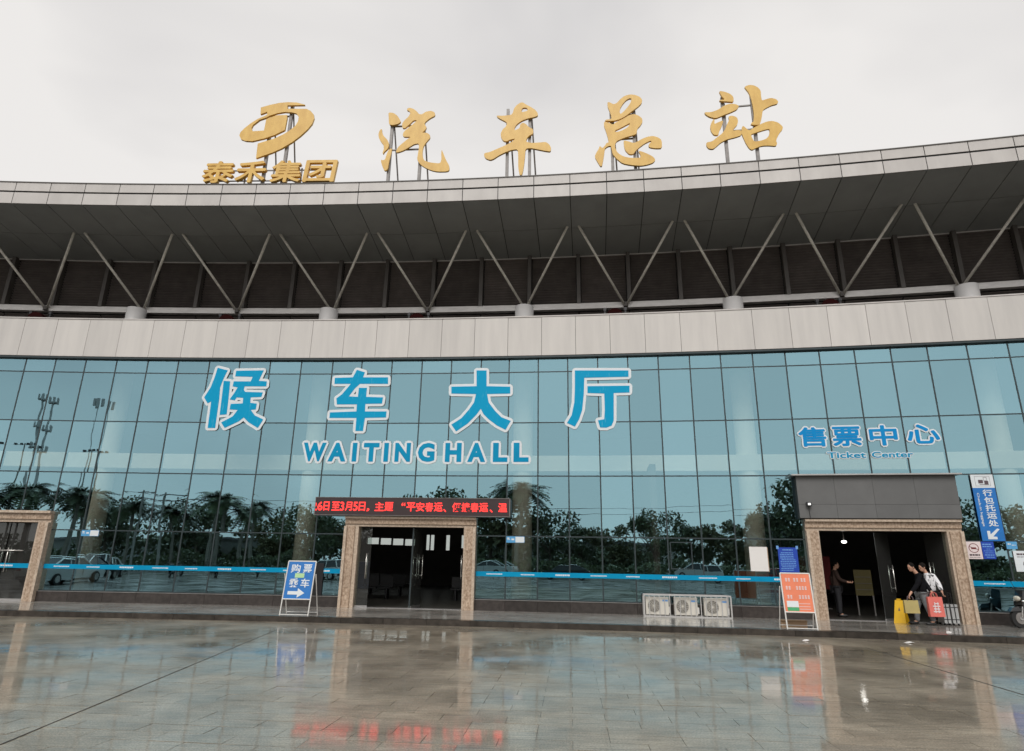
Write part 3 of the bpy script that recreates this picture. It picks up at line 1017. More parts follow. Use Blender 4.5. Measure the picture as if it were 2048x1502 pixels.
# ================================================================== SIGNS
GLYPHS = {
 'logo': (7.009,16.515,[[[(-0.736,2.038),(-0.769,2.36),(-0.428,2.474),(-0.034,2.57),(0.309,2.597),(0.678,2.572),(1.004,2.469),(0.997,2.445),(0.307,2.444),(0.327,2.276),(0.611,2.275),(1.098,2.264),(1.271,2.165),(1.411,1.995),(1.455,1.806),(1.399,1.55),(1.246,1.297),(1.0,1.002),(0.695,0.709),(0.33,0.441),(-0.041,0.242),(-0.643,-0.0),(-0.664,0.672),(-0.407,0.761),(-0.025,0.894),(0.311,1.084),(0.495,1.22),(0.728,1.448),(0.822,1.68),(0.827,1.892),(0.719,2.047),(0.53,2.106),(0.224,2.129),(-0.073,2.075),(-0.362,1.961),(-0.482,1.878),(-0.741,1.773),(-0.972,1.541),(-1.019,1.406),(-0.971,1.242),(-0.494,1.271),(-0.472,1.798),(-0.369,1.862),(-0.061,1.98),(0.342,1.984),(0.361,1.831),(0.337,1.281),(-0.045,1.056),(-0.445,0.9),(-0.619,0.856),(-0.907,0.779),(-1.169,0.8),(-1.36,0.875),(-1.456,1.061),(-1.428,1.212),(-1.293,1.397),(-1.064,1.629),(-0.827,1.815),(-0.563,1.953),(-0.469,2.01),(-0.478,2.153)]]],
 ),
 'qi': (12.578,15.727,[[[(-1.066,2.766),(-0.942,2.745),(-0.867,2.71),(-0.766,2.626),(-0.707,2.555),(-0.631,2.425),(-0.602,2.365),(-0.592,2.318),(-0.608,2.284),(-0.665,2.232),(-0.724,2.205),(-0.843,2.179),(-0.915,2.177),(-1.011,2.196),(-1.049,2.264),(-1.07,2.446),(-1.082,2.56),(-1.101,2.72)]],[[(-1.318,2.002),(-1.304,1.915),(-1.286,1.849),(-1.244,1.739),(-1.2,1.67),(-1.113,1.573),(-1.065,1.509),(-1.012,1.415),(-0.991,1.347),(-0.983,1.239),(-0.99,1.178),(-1.017,1.102),(-1.047,1.057),(-1.11,0.998),(-1.14,0.956),(-1.168,0.888),(-1.183,0.879),(-1.199,0.917),(-1.196,0.961),(-1.169,1.051),(-1.166,1.12),(-1.181,1.236),(-1.208,1.304),(-1.275,1.391),(-1.316,1.452),(-1.37,1.547),(-1.398,1.615),(-1.426,1.725),(-1.428,1.8),(-1.403,1.916),(-1.38,1.97),(-1.337,2.016)]],[[(-0.852,1.086),(-0.851,0.978),(-0.862,0.882),(-0.895,0.701),(-0.911,0.59),(-0.927,0.44),(-0.934,0.355),(-0.939,0.25),(-0.953,0.198),(-0.988,0.146),(-1.016,0.13),(-1.062,0.131),(-1.093,0.165),(-1.14,0.264),(-1.17,0.338),(-1.213,0.46),(-1.229,0.526),(-1.235,0.602),(-1.223,0.619),(-1.181,0.595),(-1.15,0.594),(-1.098,0.615),(-1.072,0.672),(-1.043,0.823),(-1.019,0.913),(-0.975,1.034),(-0.938,1.084),(-0.874,1.112)]],[[(-0.361,2.923),(-0.302,2.952),(-0.25,2.95),(-0.153,2.913),(-0.092,2.876),(-0.006,2.8),(0.042,2.747),(0.101,2.665),(0.144,2.634),(0.212,2.623),(0.265,2.644),(0.355,2.719),(0.425,2.749),(0.545,2.767),(0.616,2.758),(0.706,2.714),(0.742,2.667),(0.76,2.571),(0.725,2.515),(0.601,2.443),(0.53,2.391),(0.441,2.309),(0.398,2.262),(0.362,2.201),(0.371,2.148),(0.437,2.051),(0.451,1.998),(0.428,1.937),(0.393,1.887),(0.311,1.797),(0.319,1.769),(0.426,1.771),(0.489,1.753),(0.572,1.695),(0.604,1.644),(0.616,1.551),(0.597,1.49),(0.529,1.401),(0.482,1.332),(0.409,1.212),(0.378,1.132),(0.359,1.011),(0.355,0.92),(0.364,0.768),(0.382,0.676),(0.429,0.553),(0.485,0.496),(0.606,0.445),(0.721,0.415),(0.946,0.376),(1.033,0.372),(1.071,0.4),(1.089,0.439),(1.104,0.529),(1.104,0.609),(1.09,0.76),(1.088,0.846),(1.096,0.952),(1.119,0.936),(1.179,0.781),(1.219,0.679),(1.279,0.526),(1.322,0.434),(1.393,0.311),(1.421,0.23),(1.432,0.11),(1.422,0.056),(1.378,0.014),(1.29,0.0),(1.069,0.003),(0.942,0.018),(0.783,0.062),(0.668,0.111),(0.479,0.216),(0.383,0.285),(0.285,0.386),(0.235,0.451),(0.184,0.543),(0.17,0.624),(0.181,0.775),(0.19,0.886),(0.205,1.068),(0.204,1.163),(0.185,1.263),(0.143,1.29),(0.038,1.272),(-0.031,1.242),(-0.133,1.169),(-0.209,1.116),(-0.336,1.03),(-0.43,0.983),(-0.586,0.928),(-0.647,0.92),(-0.676,0.952),(-0.671,1.002),(-0.626,1.123),(-0.578,1.198),(-0.478,1.301),(-0.403,1.375),(-0.278,1.493),(-0.214,1.547),(-0.15,1.591),(-0.187,1.608),(-0.361,1.615),(-0.429,1.634),(-0.459,1.681),(-0.463,1.728),(-0.442,1.821),(-0.402,1.886),(-0.301,1.991),(-0.234,2.056),(-0.132,2.145),(-0.073,2.203),(0.003,2.286),(0.032,2.324),(0.044,2.355),(0.021,2.363),(-0.06,2.359),(-0.116,2.323),(-0.203,2.217),(-0.266,2.146),(-0.367,2.041),(-0.421,2.009),(-0.482,2.02),(-0.507,2.063),(-0.522,2.181),(-0.511,2.251),(-0.463,2.344),(-0.418,2.405),(-0.329,2.495),(-0.284,2.562),(-0.237,2.671),(-0.236,2.729),(-0.281,2.795),(-0.309,2.82),(-0.351,2.83),(-0.368,2.849),(-0.378,2.897)]]],
 ),
 'che': (16.612,15.42,[[[(-0.773,2.695),(-0.621,2.677),(-0.509,2.675),(-0.325,2.686),(-0.251,2.707),(-0.212,2.759),(-0.191,2.817),(-0.167,2.941),(-0.137,3.012),(-0.073,3.101),(-0.02,3.153),(0.071,3.217),(0.119,3.237),(0.172,3.233),(0.212,3.212),(0.278,3.152),(0.336,3.108),(0.441,3.038),(0.512,2.986),(0.617,2.9),(0.674,2.838),(0.74,2.74),(0.762,2.681),(0.762,2.604),(0.732,2.567),(0.641,2.535),(0.558,2.516),(0.402,2.488),(0.307,2.461),(0.177,2.409),(0.099,2.362),(-0.004,2.277),(-0.056,2.219),(-0.107,2.13),(-0.123,2.075),(-0.122,1.998),(-0.083,1.99),(0.033,2.044),(0.076,2.097),(0.088,2.204),(0.113,2.254),(0.178,2.295),(0.226,2.292),(0.304,2.24),(0.348,2.196),(0.401,2.116),(0.449,2.072),(0.54,2.02),(0.577,1.977),(0.597,1.899),(0.597,1.853),(0.578,1.794),(0.542,1.758),(0.452,1.711),(0.405,1.669),(0.354,1.589),(0.335,1.537),(0.329,1.462),(0.368,1.424),(0.491,1.386),(0.596,1.374),(0.788,1.376),(0.895,1.379),(1.023,1.386),(1.092,1.366),(1.168,1.301),(1.209,1.248),(1.253,1.155),(1.264,1.09),(1.251,0.987),(1.21,0.96),(1.102,0.982),(1.002,1.008),(0.811,1.065),(0.7,1.098),(0.559,1.137),(0.471,1.147),(0.349,1.14),(0.305,1.078),(0.294,0.9),(0.285,0.766),(0.268,0.545),(0.254,0.414),(0.231,0.239),(0.215,0.145),(0.191,0.036),(0.166,0.001),(0.115,0.004),(0.087,0.067),(0.052,0.252),(0.04,0.411),(0.036,0.707),(0.031,0.871),(0.022,1.066),(-0.028,1.129),(-0.169,1.122),(-0.272,1.098),(-0.439,1.033),(-0.537,0.989),(-0.664,0.922),(-0.745,0.872),(-0.859,0.788),(-0.923,0.752),(-1.0,0.727),(-1.06,0.735),(-1.165,0.785),(-1.214,0.828),(-1.255,0.905),(-1.265,0.953),(-1.254,1.02),(-1.211,1.047),(-1.095,1.063),(-0.996,1.095),(-0.817,1.176),(-0.706,1.224),(-0.551,1.291),(-0.449,1.34),(-0.295,1.421),(-0.209,1.481),(-0.107,1.581),(-0.116,1.607),(-0.246,1.584),(-0.314,1.561),(-0.391,1.513),(-0.443,1.506),(-0.522,1.533),(-0.566,1.574),(-0.62,1.668),(-0.641,1.736),(-0.65,1.843),(-0.638,1.914),(-0.594,2.018),(-0.554,2.077),(-0.477,2.149),(-0.443,2.203),(-0.419,2.294),(-0.424,2.341),(-0.464,2.39),(-0.522,2.435),(-0.655,2.521),(-0.72,2.567),(-0.78,2.617),(-0.805,2.648),(-0.819,2.688)],[(0.223,2.991),(0.315,2.977),(0.355,2.945),(0.381,2.865),(0.338,2.826),(0.181,2.791),(0.131,2.805),(0.136,2.883),(0.149,2.926),(0.181,2.978)]]],
 ),
 'zong': (20.742,15.519,[[[(-0.676,2.882),(-0.619,2.869),(-0.575,2.845),(-0.501,2.784),(-0.45,2.771),(-0.374,2.795),(-0.321,2.836),(-0.242,2.937),(-0.181,2.998),(-0.076,3.081),(0.001,3.117),(0.129,3.144),(0.209,3.143),(0.322,3.117),(0.392,3.086),(0.49,3.023),(0.539,2.974),(0.586,2.892),(0.596,2.835),(0.579,2.745),(0.548,2.686),(0.469,2.602),(0.408,2.547),(0.304,2.466),(0.235,2.411),(0.132,2.33),(0.063,2.275),(-0.04,2.194),(-0.109,2.149),(-0.211,2.098),(-0.287,2.069),(-0.414,2.035),(-0.498,2.025),(-0.624,2.028),(-0.695,2.034),(-0.783,2.05),(-0.804,2.064),(-0.778,2.092),(-0.727,2.103),(-0.601,2.107),(-0.562,2.144),(-0.571,2.251),(-0.586,2.329),(-0.62,2.454),(-0.644,2.533),(-0.679,2.643),(-0.691,2.721),(-0.694,2.845)],[(0.201,2.935),(0.185,2.837),(0.157,2.765),(0.089,2.649),(0.036,2.572),(-0.056,2.459),(-0.115,2.396),(-0.199,2.319),(-0.233,2.317),(-0.25,2.388),(-0.25,2.441),(-0.234,2.531),(-0.211,2.595),(-0.157,2.698),(-0.113,2.765),(-0.033,2.866),(0.019,2.915),(0.097,2.961),(0.139,2.975),(0.19,2.97)]],[[(-0.776,2.007),(-0.664,1.955),(-0.606,1.921),(-0.545,1.87),(-0.494,1.876),(-0.404,1.944),(-0.323,1.992),(-0.17,2.069),(-0.076,2.121),(0.052,2.2),(0.133,2.233),(0.246,2.253),(0.316,2.242),(0.414,2.187),(0.47,2.141),(0.542,2.059),(0.566,2.002),(0.569,1.911),(0.554,1.853),(0.507,1.767),(0.465,1.711),(0.387,1.628),(0.355,1.557),(0.338,1.424),(0.311,1.372),(0.248,1.348),(0.177,1.327),(0.027,1.288),(-0.065,1.261),(-0.191,1.22),(-0.266,1.189),(-0.367,1.138),(-0.414,1.098),(-0.454,1.027),(-0.466,0.964),(-0.463,0.846),(-0.445,0.767),(-0.393,0.645),(-0.336,0.573),(-0.216,0.476),(-0.127,0.428),(0.018,0.38),(0.14,0.358),(0.359,0.341),(0.433,0.361),(0.436,0.44),(0.423,0.502),(0.378,0.607),(0.387,0.636),(0.46,0.615),(0.524,0.586),(0.643,0.517),(0.722,0.467),(0.84,0.385),(0.895,0.328),(0.946,0.237),(0.943,0.185),(0.885,0.118),(0.825,0.082),(0.702,0.042),(0.613,0.023),(0.467,0.006),(0.345,0.013),(0.128,0.051),(-0.001,0.083),(-0.17,0.139),(-0.266,0.199),(-0.385,0.324),(-0.452,0.407),(-0.535,0.53),(-0.569,0.615),(-0.59,0.749),(-0.6,0.823),(-0.61,0.912),(-0.639,0.939),(-0.713,0.93),(-0.76,0.909),(-0.823,0.855),(-0.85,0.793),(-0.866,0.663),(-0.881,0.561),(-0.91,0.388),(-0.929,0.283),(-0.958,0.14),(-0.979,0.094),(-1.016,0.096),(-1.048,0.137),(-1.107,0.257),(-1.147,0.343),(-1.206,0.478),(-1.212,0.557),(-1.173,0.656),(-1.142,0.718),(-1.091,0.802),(-1.064,0.859),(-1.037,0.945),(-1.008,0.951),(-0.947,0.88),(-0.91,0.877),(-0.859,0.939),(-0.828,0.983),(-0.789,1.054),(-0.759,1.081),(-0.709,1.092),(-0.699,1.146),(-0.72,1.296),(-0.738,1.397),(-0.772,1.549),(-0.796,1.646),(-0.837,1.785),(-0.849,1.861),(-0.847,1.952),(-0.84,1.99),(-0.82,2.016)],[(-0.402,1.618),(-0.262,1.681),(-0.161,1.732),(0.005,1.822),(0.073,1.856),(0.111,1.868),(0.105,1.838),(0.052,1.738),(-0.0,1.683),(-0.102,1.617),(-0.17,1.583),(-0.271,1.547),(-0.334,1.532),(-0.422,1.525),(-0.45,1.537),(-0.449,1.582)]],[[(-0.119,1.128),(-0.021,1.097),(0.048,1.069),(0.157,1.016),(0.214,1.001),(0.276,1.011),(0.339,1.04),(0.465,1.117),(0.549,1.159),(0.674,1.207),(0.756,1.227),(0.88,1.238),(0.957,1.226),(1.065,1.179),(1.126,1.137),(1.201,1.057),(1.224,0.962),(1.22,0.758),(1.174,0.692),(1.041,0.697),(0.948,0.712),(0.804,0.753),(0.753,0.789),(0.744,0.856),(0.766,0.905),(0.843,0.986),(0.857,1.019),(0.821,1.037),(0.768,1.022),(0.642,0.96),(0.567,0.913),(0.465,0.833),(0.402,0.78),(0.312,0.7),(0.261,0.641),(0.196,0.545),(0.146,0.515),(0.06,0.522),(0.004,0.56),(-0.078,0.669),(-0.112,0.74),(-0.133,0.844),(-0.143,0.931),(-0.15,1.086)]]],
 ),
 'zhan': (24.891,15.836,[[[(-0.688,2.633),(-0.57,2.596),(-0.492,2.559),(-0.378,2.485),(-0.32,2.433),(-0.26,2.35),(-0.242,2.278),(-0.247,2.144),(-0.28,2.105),(-0.375,2.124),(-0.473,2.143),(-0.674,2.181),(-0.741,2.204),(-0.739,2.233),(-0.698,2.241),(-0.578,2.235),(-0.563,2.271),(-0.639,2.385),(-0.677,2.468),(-0.715,2.601)]],[[(-1.26,1.765),(-1.122,1.75),(-1.027,1.759),(-0.879,1.803),(-0.78,1.851),(-0.628,1.954),(-0.536,1.998),(-0.414,2.029),(-0.334,2.029),(-0.217,2.001),(-0.158,1.974),(-0.097,1.922),(-0.092,1.877),(-0.141,1.794),(-0.19,1.75),(-0.289,1.702),(-0.363,1.671),(-0.486,1.625),(-0.568,1.595),(-0.691,1.55),(-0.773,1.519),(-0.896,1.473),(-0.98,1.477),(-1.107,1.536),(-1.176,1.58),(-1.255,1.655),(-1.286,1.698),(-1.301,1.752)]],[[(-1.01,1.419),(-0.98,1.423),(-0.975,1.383),(-0.99,1.26),(-0.97,1.231),(-0.896,1.267),(-0.83,1.294),(-0.707,1.34),(-0.682,1.303),(-0.73,1.147),(-0.764,1.063),(-0.819,0.966),(-0.848,0.894),(-0.881,0.774),(-0.923,0.739),(-1.017,0.756),(-1.065,0.797),(-1.117,0.905),(-1.138,0.98),(-1.147,1.098),(-1.138,1.17),(-1.101,1.269),(-1.075,1.325),(-1.034,1.395)]],[[(-0.448,1.508),(-0.364,1.513),(-0.306,1.497),(-0.216,1.443),(-0.181,1.39),(-0.166,1.285),(-0.171,1.218),(-0.203,1.119),(-0.24,1.06),(-0.317,0.981),(-0.348,0.936),(-0.364,0.879),(-0.334,0.867),(-0.227,0.884),(-0.168,0.878),(-0.101,0.842),(-0.082,0.794),(-0.091,0.686),(-0.134,0.638),(-0.254,0.6),(-0.326,0.581),(-0.422,0.563),(-0.485,0.55),(-0.581,0.531),(-0.654,0.505),(-0.776,0.445),(-0.851,0.395),(-0.952,0.305),(-1.011,0.253),(-1.086,0.189),(-1.143,0.175),(-1.235,0.198),(-1.28,0.231),(-1.322,0.307),(-1.334,0.361),(-1.328,0.447),(-1.287,0.479),(-1.167,0.489),(-1.089,0.525),(-0.976,0.622),(-0.904,0.679),(-0.803,0.756),(-0.748,0.808),(-0.683,0.889),(-0.641,0.962),(-0.583,1.102),(-0.545,1.185),(-0.489,1.297),(-0.471,1.368),(-0.475,1.472)]],[[(0.216,2.738),(0.315,2.778),(0.383,2.782),(0.488,2.754),(0.549,2.723),(0.626,2.66),(0.669,2.607),(0.719,2.511),(0.733,2.429),(0.725,2.28),(0.725,2.193),(0.732,2.08),(0.767,2.054),(0.864,2.086),(0.929,2.103),(1.024,2.121),(1.09,2.113),(1.191,2.07),(1.238,2.032),(1.277,1.96),(1.281,1.918),(1.252,1.863),(1.203,1.837),(1.084,1.815),(1.008,1.79),(0.897,1.737),(0.834,1.703),(0.753,1.654),(0.715,1.585),(0.683,1.428),(0.66,1.328),(0.624,1.187),(0.597,1.114),(0.556,1.039),(0.484,1.023),(0.311,1.05),(0.263,1.077),(0.291,1.132),(0.315,1.159),(0.358,1.183),(0.381,1.258),(0.405,1.46),(0.41,1.601),(0.4,1.824),(0.393,1.958),(0.379,2.139),(0.36,2.255),(0.316,2.426),(0.284,2.515),(0.233,2.612),(0.209,2.66),(0.189,2.708)]],[[(0.005,1.033),(0.053,0.977),(0.09,0.929),(0.153,0.843),(0.211,0.837),(0.322,0.904),(0.404,0.95),(0.538,1.022),(0.632,1.065),(0.776,1.12),(0.863,1.139),(0.979,1.14),(1.055,1.122),(1.165,1.066),(1.228,1.01),(1.309,0.9),(1.332,0.84),(1.319,0.769),(1.295,0.724),(1.237,0.659),(1.199,0.607),(1.144,0.513),(1.11,0.445),(1.065,0.337),(1.055,0.276),(1.071,0.204),(1.067,0.16),(1.038,0.099),(0.98,0.089),(0.834,0.119),(0.74,0.131),(0.603,0.139),(0.509,0.125),(0.367,0.076),(0.299,0.048),(0.238,0.012),(0.199,0.013),(0.145,0.054),(0.108,0.112),(0.05,0.246),(0.016,0.345),(-0.028,0.507),(-0.052,0.596),(-0.078,0.699),(-0.083,0.777),(-0.072,0.906),(-0.057,0.97),(-0.022,1.031)],[(0.273,0.666),(0.411,0.709),(0.504,0.737),(0.647,0.779),(0.73,0.798),(0.836,0.815),(0.873,0.796),(0.877,0.724),(0.868,0.663),(0.834,0.552),(0.801,0.494),(0.738,0.43),(0.681,0.398),(0.574,0.367),(0.505,0.353),(0.406,0.342),(0.36,0.342),(0.32,0.353),(0.295,0.392),(0.258,0.496),(0.242,0.555),(0.231,0.628)]]],
 ),
 'hou': (6.374,6.075,[[[(-0.818,2.253),(-0.428,2.159),(-0.532,1.852),(-0.611,1.508),(-0.579,1.056),(-0.573,0.535),(-0.564,0.002),(-0.838,-0.0),(-0.848,0.533),(-0.863,0.979),(-0.98,0.903),(-1.145,1.127),(-0.964,1.506),(-0.874,1.888)]],[[(-0.518,1.756),(-0.273,1.739),(-0.239,1.134),(-0.219,0.501),(-0.473,0.48),(-0.488,0.945),(-0.501,1.396)]],[[(-0.107,2.142),(0.92,2.165),(0.787,1.763),(1.088,1.745),(1.094,1.555),(0.294,1.552),(0.276,1.419),(0.342,1.344),(0.994,1.328),(0.961,1.159),(0.575,1.138),(0.585,0.933),(0.828,0.908),(0.82,0.693),(0.639,0.673),(0.814,0.471),(1.145,0.326),(0.985,0.014),(0.629,0.213),(0.421,0.395),(0.259,0.247),(-0.218,0.005),(-0.376,0.205),(0.012,0.429),(0.161,0.67),(-0.136,0.686),(-0.129,0.891),(0.311,0.913),(0.3,1.118),(0.057,1.135),(-0.001,1.023),(-0.191,1.059),(-0.044,1.323),(0.04,1.512),(-0.152,1.549),(-0.142,1.739),(0.491,1.742),(0.542,1.914),(-0.114,1.93)]]],
 ),
 'cheb': (10.948,5.997,[[[(-0.183,2.258),(0.122,2.162),(0.064,1.973),(0.987,1.968),(1.005,1.724),(-0.025,1.728),(-0.195,1.559),(-0.388,1.261),(-0.056,1.242),(-0.049,1.578),(0.245,1.577),(0.244,1.242),(0.86,1.222),(0.841,0.993),(0.24,0.983),(0.246,0.707),(1.026,0.707),(1.024,0.488),(0.266,0.47),(0.233,0.0),(-0.037,-0.0),(-0.043,0.47),(-1.025,0.469),(-1.027,0.67),(-0.064,0.707),(-0.068,0.965),(-0.8,0.965),(-0.84,1.187),(-0.652,1.336),(-0.357,1.729),(-0.967,1.73),(-0.971,1.957),(-0.306,1.974)]]],
 ),
 'da': (15.339,5.98,[[[(-0.185,2.213),(0.175,2.208),(0.191,1.624),(1.034,1.595),(1.038,1.345),(0.218,1.335),(0.282,1.029),(0.513,0.724),(0.74,0.497),(1.073,0.364),(0.895,0.049),(0.599,0.199),(0.299,0.425),(0.108,0.614),(0.01,0.803),(-0.151,0.578),(-0.437,0.279),(-0.834,0.0),(-1.012,0.244),(-0.668,0.468),(-0.418,0.768),(-0.24,1.033),(-0.176,1.339),(-1.062,1.366),(-1.073,1.618),(-0.166,1.628)]]],
 ),
 'ting': (19.437,6.076,[[[(-0.788,2.058),(1.065,2.017),(1.057,1.789),(-0.462,1.783),(-0.49,1.195),(-0.554,0.634),(-0.667,0.303),(-0.813,0.047),(-1.081,0.178),(-0.916,0.453),(-0.821,0.899),(-0.796,1.389)]],[[(-0.359,1.476),(1.081,1.467),(1.072,1.223),(0.536,1.215),(0.518,0.62),(0.507,0.252),(0.431,0.071),(0.253,0.0),(0.041,0.009),(-0.025,0.259),(0.189,0.293),(0.216,0.624),(0.213,1.202),(-0.363,1.23)]]],
 ),
}

RD = -1.1
def frame(root, u0, u1, height, back=0.55):
    """steel support behind a roof character: two posts, raking stays and rails"""
    b = MB()
    for u in (u0, u1):
        b.box(u - .055, u + .055, .06, .17, 0, height)
        b.tube([(u + .06, .12, height * .92), (u + .22, back + .5, 0.0)], .032, 6)
    for z in (0.16, height * .52, height * .86):
        b.box(u0 + .045, u1 - .045, .10, .15, z - .025, z + .025)
    b.box(u0, u1, back - .02, back + .03, .3, .35)
    part('support_frame', b, M['steel'], root)
ROOFZ = 15.266
for key, nm, label, (u0, u1), hf in (
        ('qi', 'roof_character', 'first gold brush character on the roof edge, with three dots at its left', (-.95, .25), .92),
        ('che', 'roof_character', 'second gold brush character on the roof edge, with a long vertical foot', (-.40, .45), .95),
        ('zong', 'roof_character', 'third gold brush character on the roof edge, with a round loop on top', (-.57, .25), .9),
        ('zhan', 'roof_character', 'rightmost gold brush character on the roof edge', (-.62, .42), .9),
        ('logo', 'roof_emblem', 'gold ring shaped emblem standing above small characters on the roof edge', (-.32, .45), 1.0)):
    s0, z0, polys = GLYPHS[key]
    r = on_front(nm, label, 'sign' if key == 'logo' else 'sign character', s0, RD, ROOFZ - .05,
                 None if key == 'logo' else 'gold characters on the roof edge')
    dz = z0 - ROOFZ + .05
    top = max(q[1] for p in polys for q in p[0])
    for i, loops in enumerate(polys):
        lp = [[(a, c + dz) for a, c in l] for l in loops]
        part('stroke' if key != 'logo' else 'emblem_plate', MB().poly(lp, -.045 + .003 * i, .04), M['gold'], r)
    frame(r, u0, u1, (top + dz) * hf)
r = on_front('roof_lettering', 'row of four small gold characters under the ring emblem', 'sign', 6.98, RD + .02, ROOFZ - .03)
for ch, a, c, sk in (('泰', 4.32, 5.61, 0), ('禾', 5.62, 6.88, 0), ('集', 7.0, 8.25, 0), ('团', 8.28, 9.64, 0)):
    part('character', bold_text(MB(), ch, a - 6.98 + .05, c - 6.98 - .05, .20, 1.12, -.10, .04, .022, 4, skew=.07), M['gold'], r)
b = MB()
for z in (.36, .82):
    b.box(-2.5, 2.5, .06, .10, z - .02, z + .02)
for u in (-2.3, -1.0, .1, 1.2, 2.4):
    b.box(u - .025, u + .025, .06, .10, 0, .9)
part('support_frame', b, M['steel'], r)

# big blue characters stuck on the glass
for key, label in (('hou', 'big blue white-edged character at the left end, above the waiting hall doors'),
                   ('cheb', 'big blue white-edged character directly above the red display'),
                   ('da', 'big blue white-edged character shaped like a striding figure'),
                   ('ting', 'big blue white-edged character at the right end, hook shaped')):
    s0, z0, polys = GLYPHS[key]
    r = on_front('sign_character', label, 'sign character', s0, -.030, z0, 'big blue characters on the glass')
    for i, loops in enumerate(polys):
        b = MB()                             # the same shape laid all round, each a hair further forward
        for q in range(14):
            dx, dz = math.cos(q * .4488) * .095, math.sin(q * .4488) * .095
            b.poly([[(u + dx, v + dz) for u, v in loops[0]]], -.010 - .00022 * q - .00007 * i, -.002)
        part('outline', b, M['white'], r)
    for loops in polys:
        part('letter_face', MB().poly([loops[0]], -.020, -.0155), M['blue'], r)
def lettering(name, label, s0, z0, items, out, face, bold, edge, group=None):
    r = on_front(name, label, 'sign', s0, -.016, z0, group)
    for ch, a, c, zlo, zhi in items:
        a, c, zlo, zhi = a - s0, c - s0, zlo - z0, zhi - z0
        u = (a + c) / 2                      # each letter lies on the pane behind it, along the curved front
        T = Matrix.Translation((u, -u * u / (2 * R0) - .004, 0)) @ Matrix.Rotation(-u / R0, 4, 'Z') @ Matrix.Translation((-u, 0, 0))
        latin = ord(ch[0]) < 256
        if latin:                            # widened outline strokes, then the same shape pushed outwards for the edge
            b0 = MB()
            for q in range(8):
                dx, dz = math.cos(q * .7854) * edge, math.sin(q * .7854) * edge
                text(b0, ch, a + dx, c + dx, zlo + dz, zhi + dz, -.010 - .0003 * q, -.002, bold=bold, T=T)
            part('outline', b0, M[out], r)
            part('letter', text(MB(), ch, a, c, zlo, zhi, -.018, -.0145, bold=bold, T=T), M[face], r)
        else:
            part('outline', bold_text(MB(), ch, a + bold, c - bold, zlo + bold, zhi - bold, -.010, -.002, bold + edge, 10, T), M[out], r)
            part('letter', bold_text(MB(), ch, a + bold, c - bold, zlo + bold, zhi - bold, -.018, -.0145, bold, 6, T), M[face], r)
    return r
xs = [('W', 1075, 1340), ('A', 1330, 1535), ('I', 1585, 1640), ('T', 1685, 1875), ('I', 1895, 1955), ('N', 2000, 2135)]
it = []
px2s = lambda x: 9.02 + (x - 604) * (17.12 - 9.02) / (1061 - 604)
for ch, a, c in (('W', 607, 656), ('A', 658, 697), ('I', 706.5, 718.5), ('T', 729, 763), ('I', 770, 782), ('N', 792, 826), ('G', 838, 874),
                 ('H', 892, 927), ('A', 936, 974), ('L', 986, 1017), ('L', 1026, 1058)):
    it.append((ch, px2s(a) + .025, px2s(c) - .025, 4.915, 5.575))
lettering('sign_lettering', 'blue capitals WAITINGHALL with white edge below the big characters', 13.05, 4.85, it, 'white', 'blue2', .050, .08)
lettering('sign_lettering', 'blue row of four characters above the ticket hall entrance', 27.95, 5.3,
          [('售', 25.84, 26.68, 5.36, 6.0), ('票', 26.86, 27.72, 5.36, 6.0), ('中', 27.96, 28.78, 5.36, 6.02), ('心', 29.05, 29.98, 5.40, 6.02)],
          'white', 'blue3', .022, .045)
lettering('sign_lettering', 'small grey blue words Ticket Center above the ticket hall entrance', 27.9, 4.95,
          [('Ticket', 26.64, 27.78, 4.98, 5.17), ('Center', 27.95, 29.14, 4.98, 5.17)], 'white', 'blue2', .022, .024)

# red running-text display over the waiting hall doors
r = on_front('led_display', 'long black display with red glowing running text above the central doors', 'display', 13.145, -.34, 3.08)
part('casing', MB().box(-3.29, 3.29, 0, .26, .0, .57), M['led'], r)
b = MB()
b.box(-3.31, 3.31, -.012, .26, .572, .585).box(-3.31, 3.31, -.012, .26, -.014, -.001).box(-3.31, -3.292, -.012, .26, 0, .571).box(3.292, 3.31, -.012, .26, 0, .571)
part('edge_frame', b, M['steel'], r)
U = lambda x: -3.285 + (x - 58) / 1882 * 6.57
chars = [('6', 78, 128), ('日', 138, 195), ('至', 220, 298), ('3', 303, 342), ('月', 352, 420), ('5', 432, 476), ('日', 487, 550), ('，', 564, 592),
         ('主', 645, 733), ('题', 740, 825), ('“', 905, 942), ('平', 955, 1040), ('安', 1046, 1128), ('春', 1136, 1214), ('运', 1221, 1304), ('、', 1312, 1340),
         ('便', 1396, 1480), ('捷', 1486, 1564), ('春', 1572, 1650), ('运', 1656, 1740), ('、', 1755, 1784), ('温', 1835, 1920)]
for ch, a, c in chars:
    z0, z1 = (.135, .43)
    if ch in '，、':
        z0, z1 = .12, .22
    if ch == '“':
        z0, z1 = .31, .42
    part('character', text(MB(), ch, U(a), U(c), z0, z1, -.006, -.001, bold=.018), M['red'], r)
part('character', text(MB(), '2', U(24), U(72), .135, .43, -.006, -.001, bold=.018, clip=U(60)), M['red'], r)
for u in (-2.6, -.9, .9, 2.6):
    part('bracket', MB().box(u - .03, u + .03, .26, .345, .1, .16), M['steel'], r)

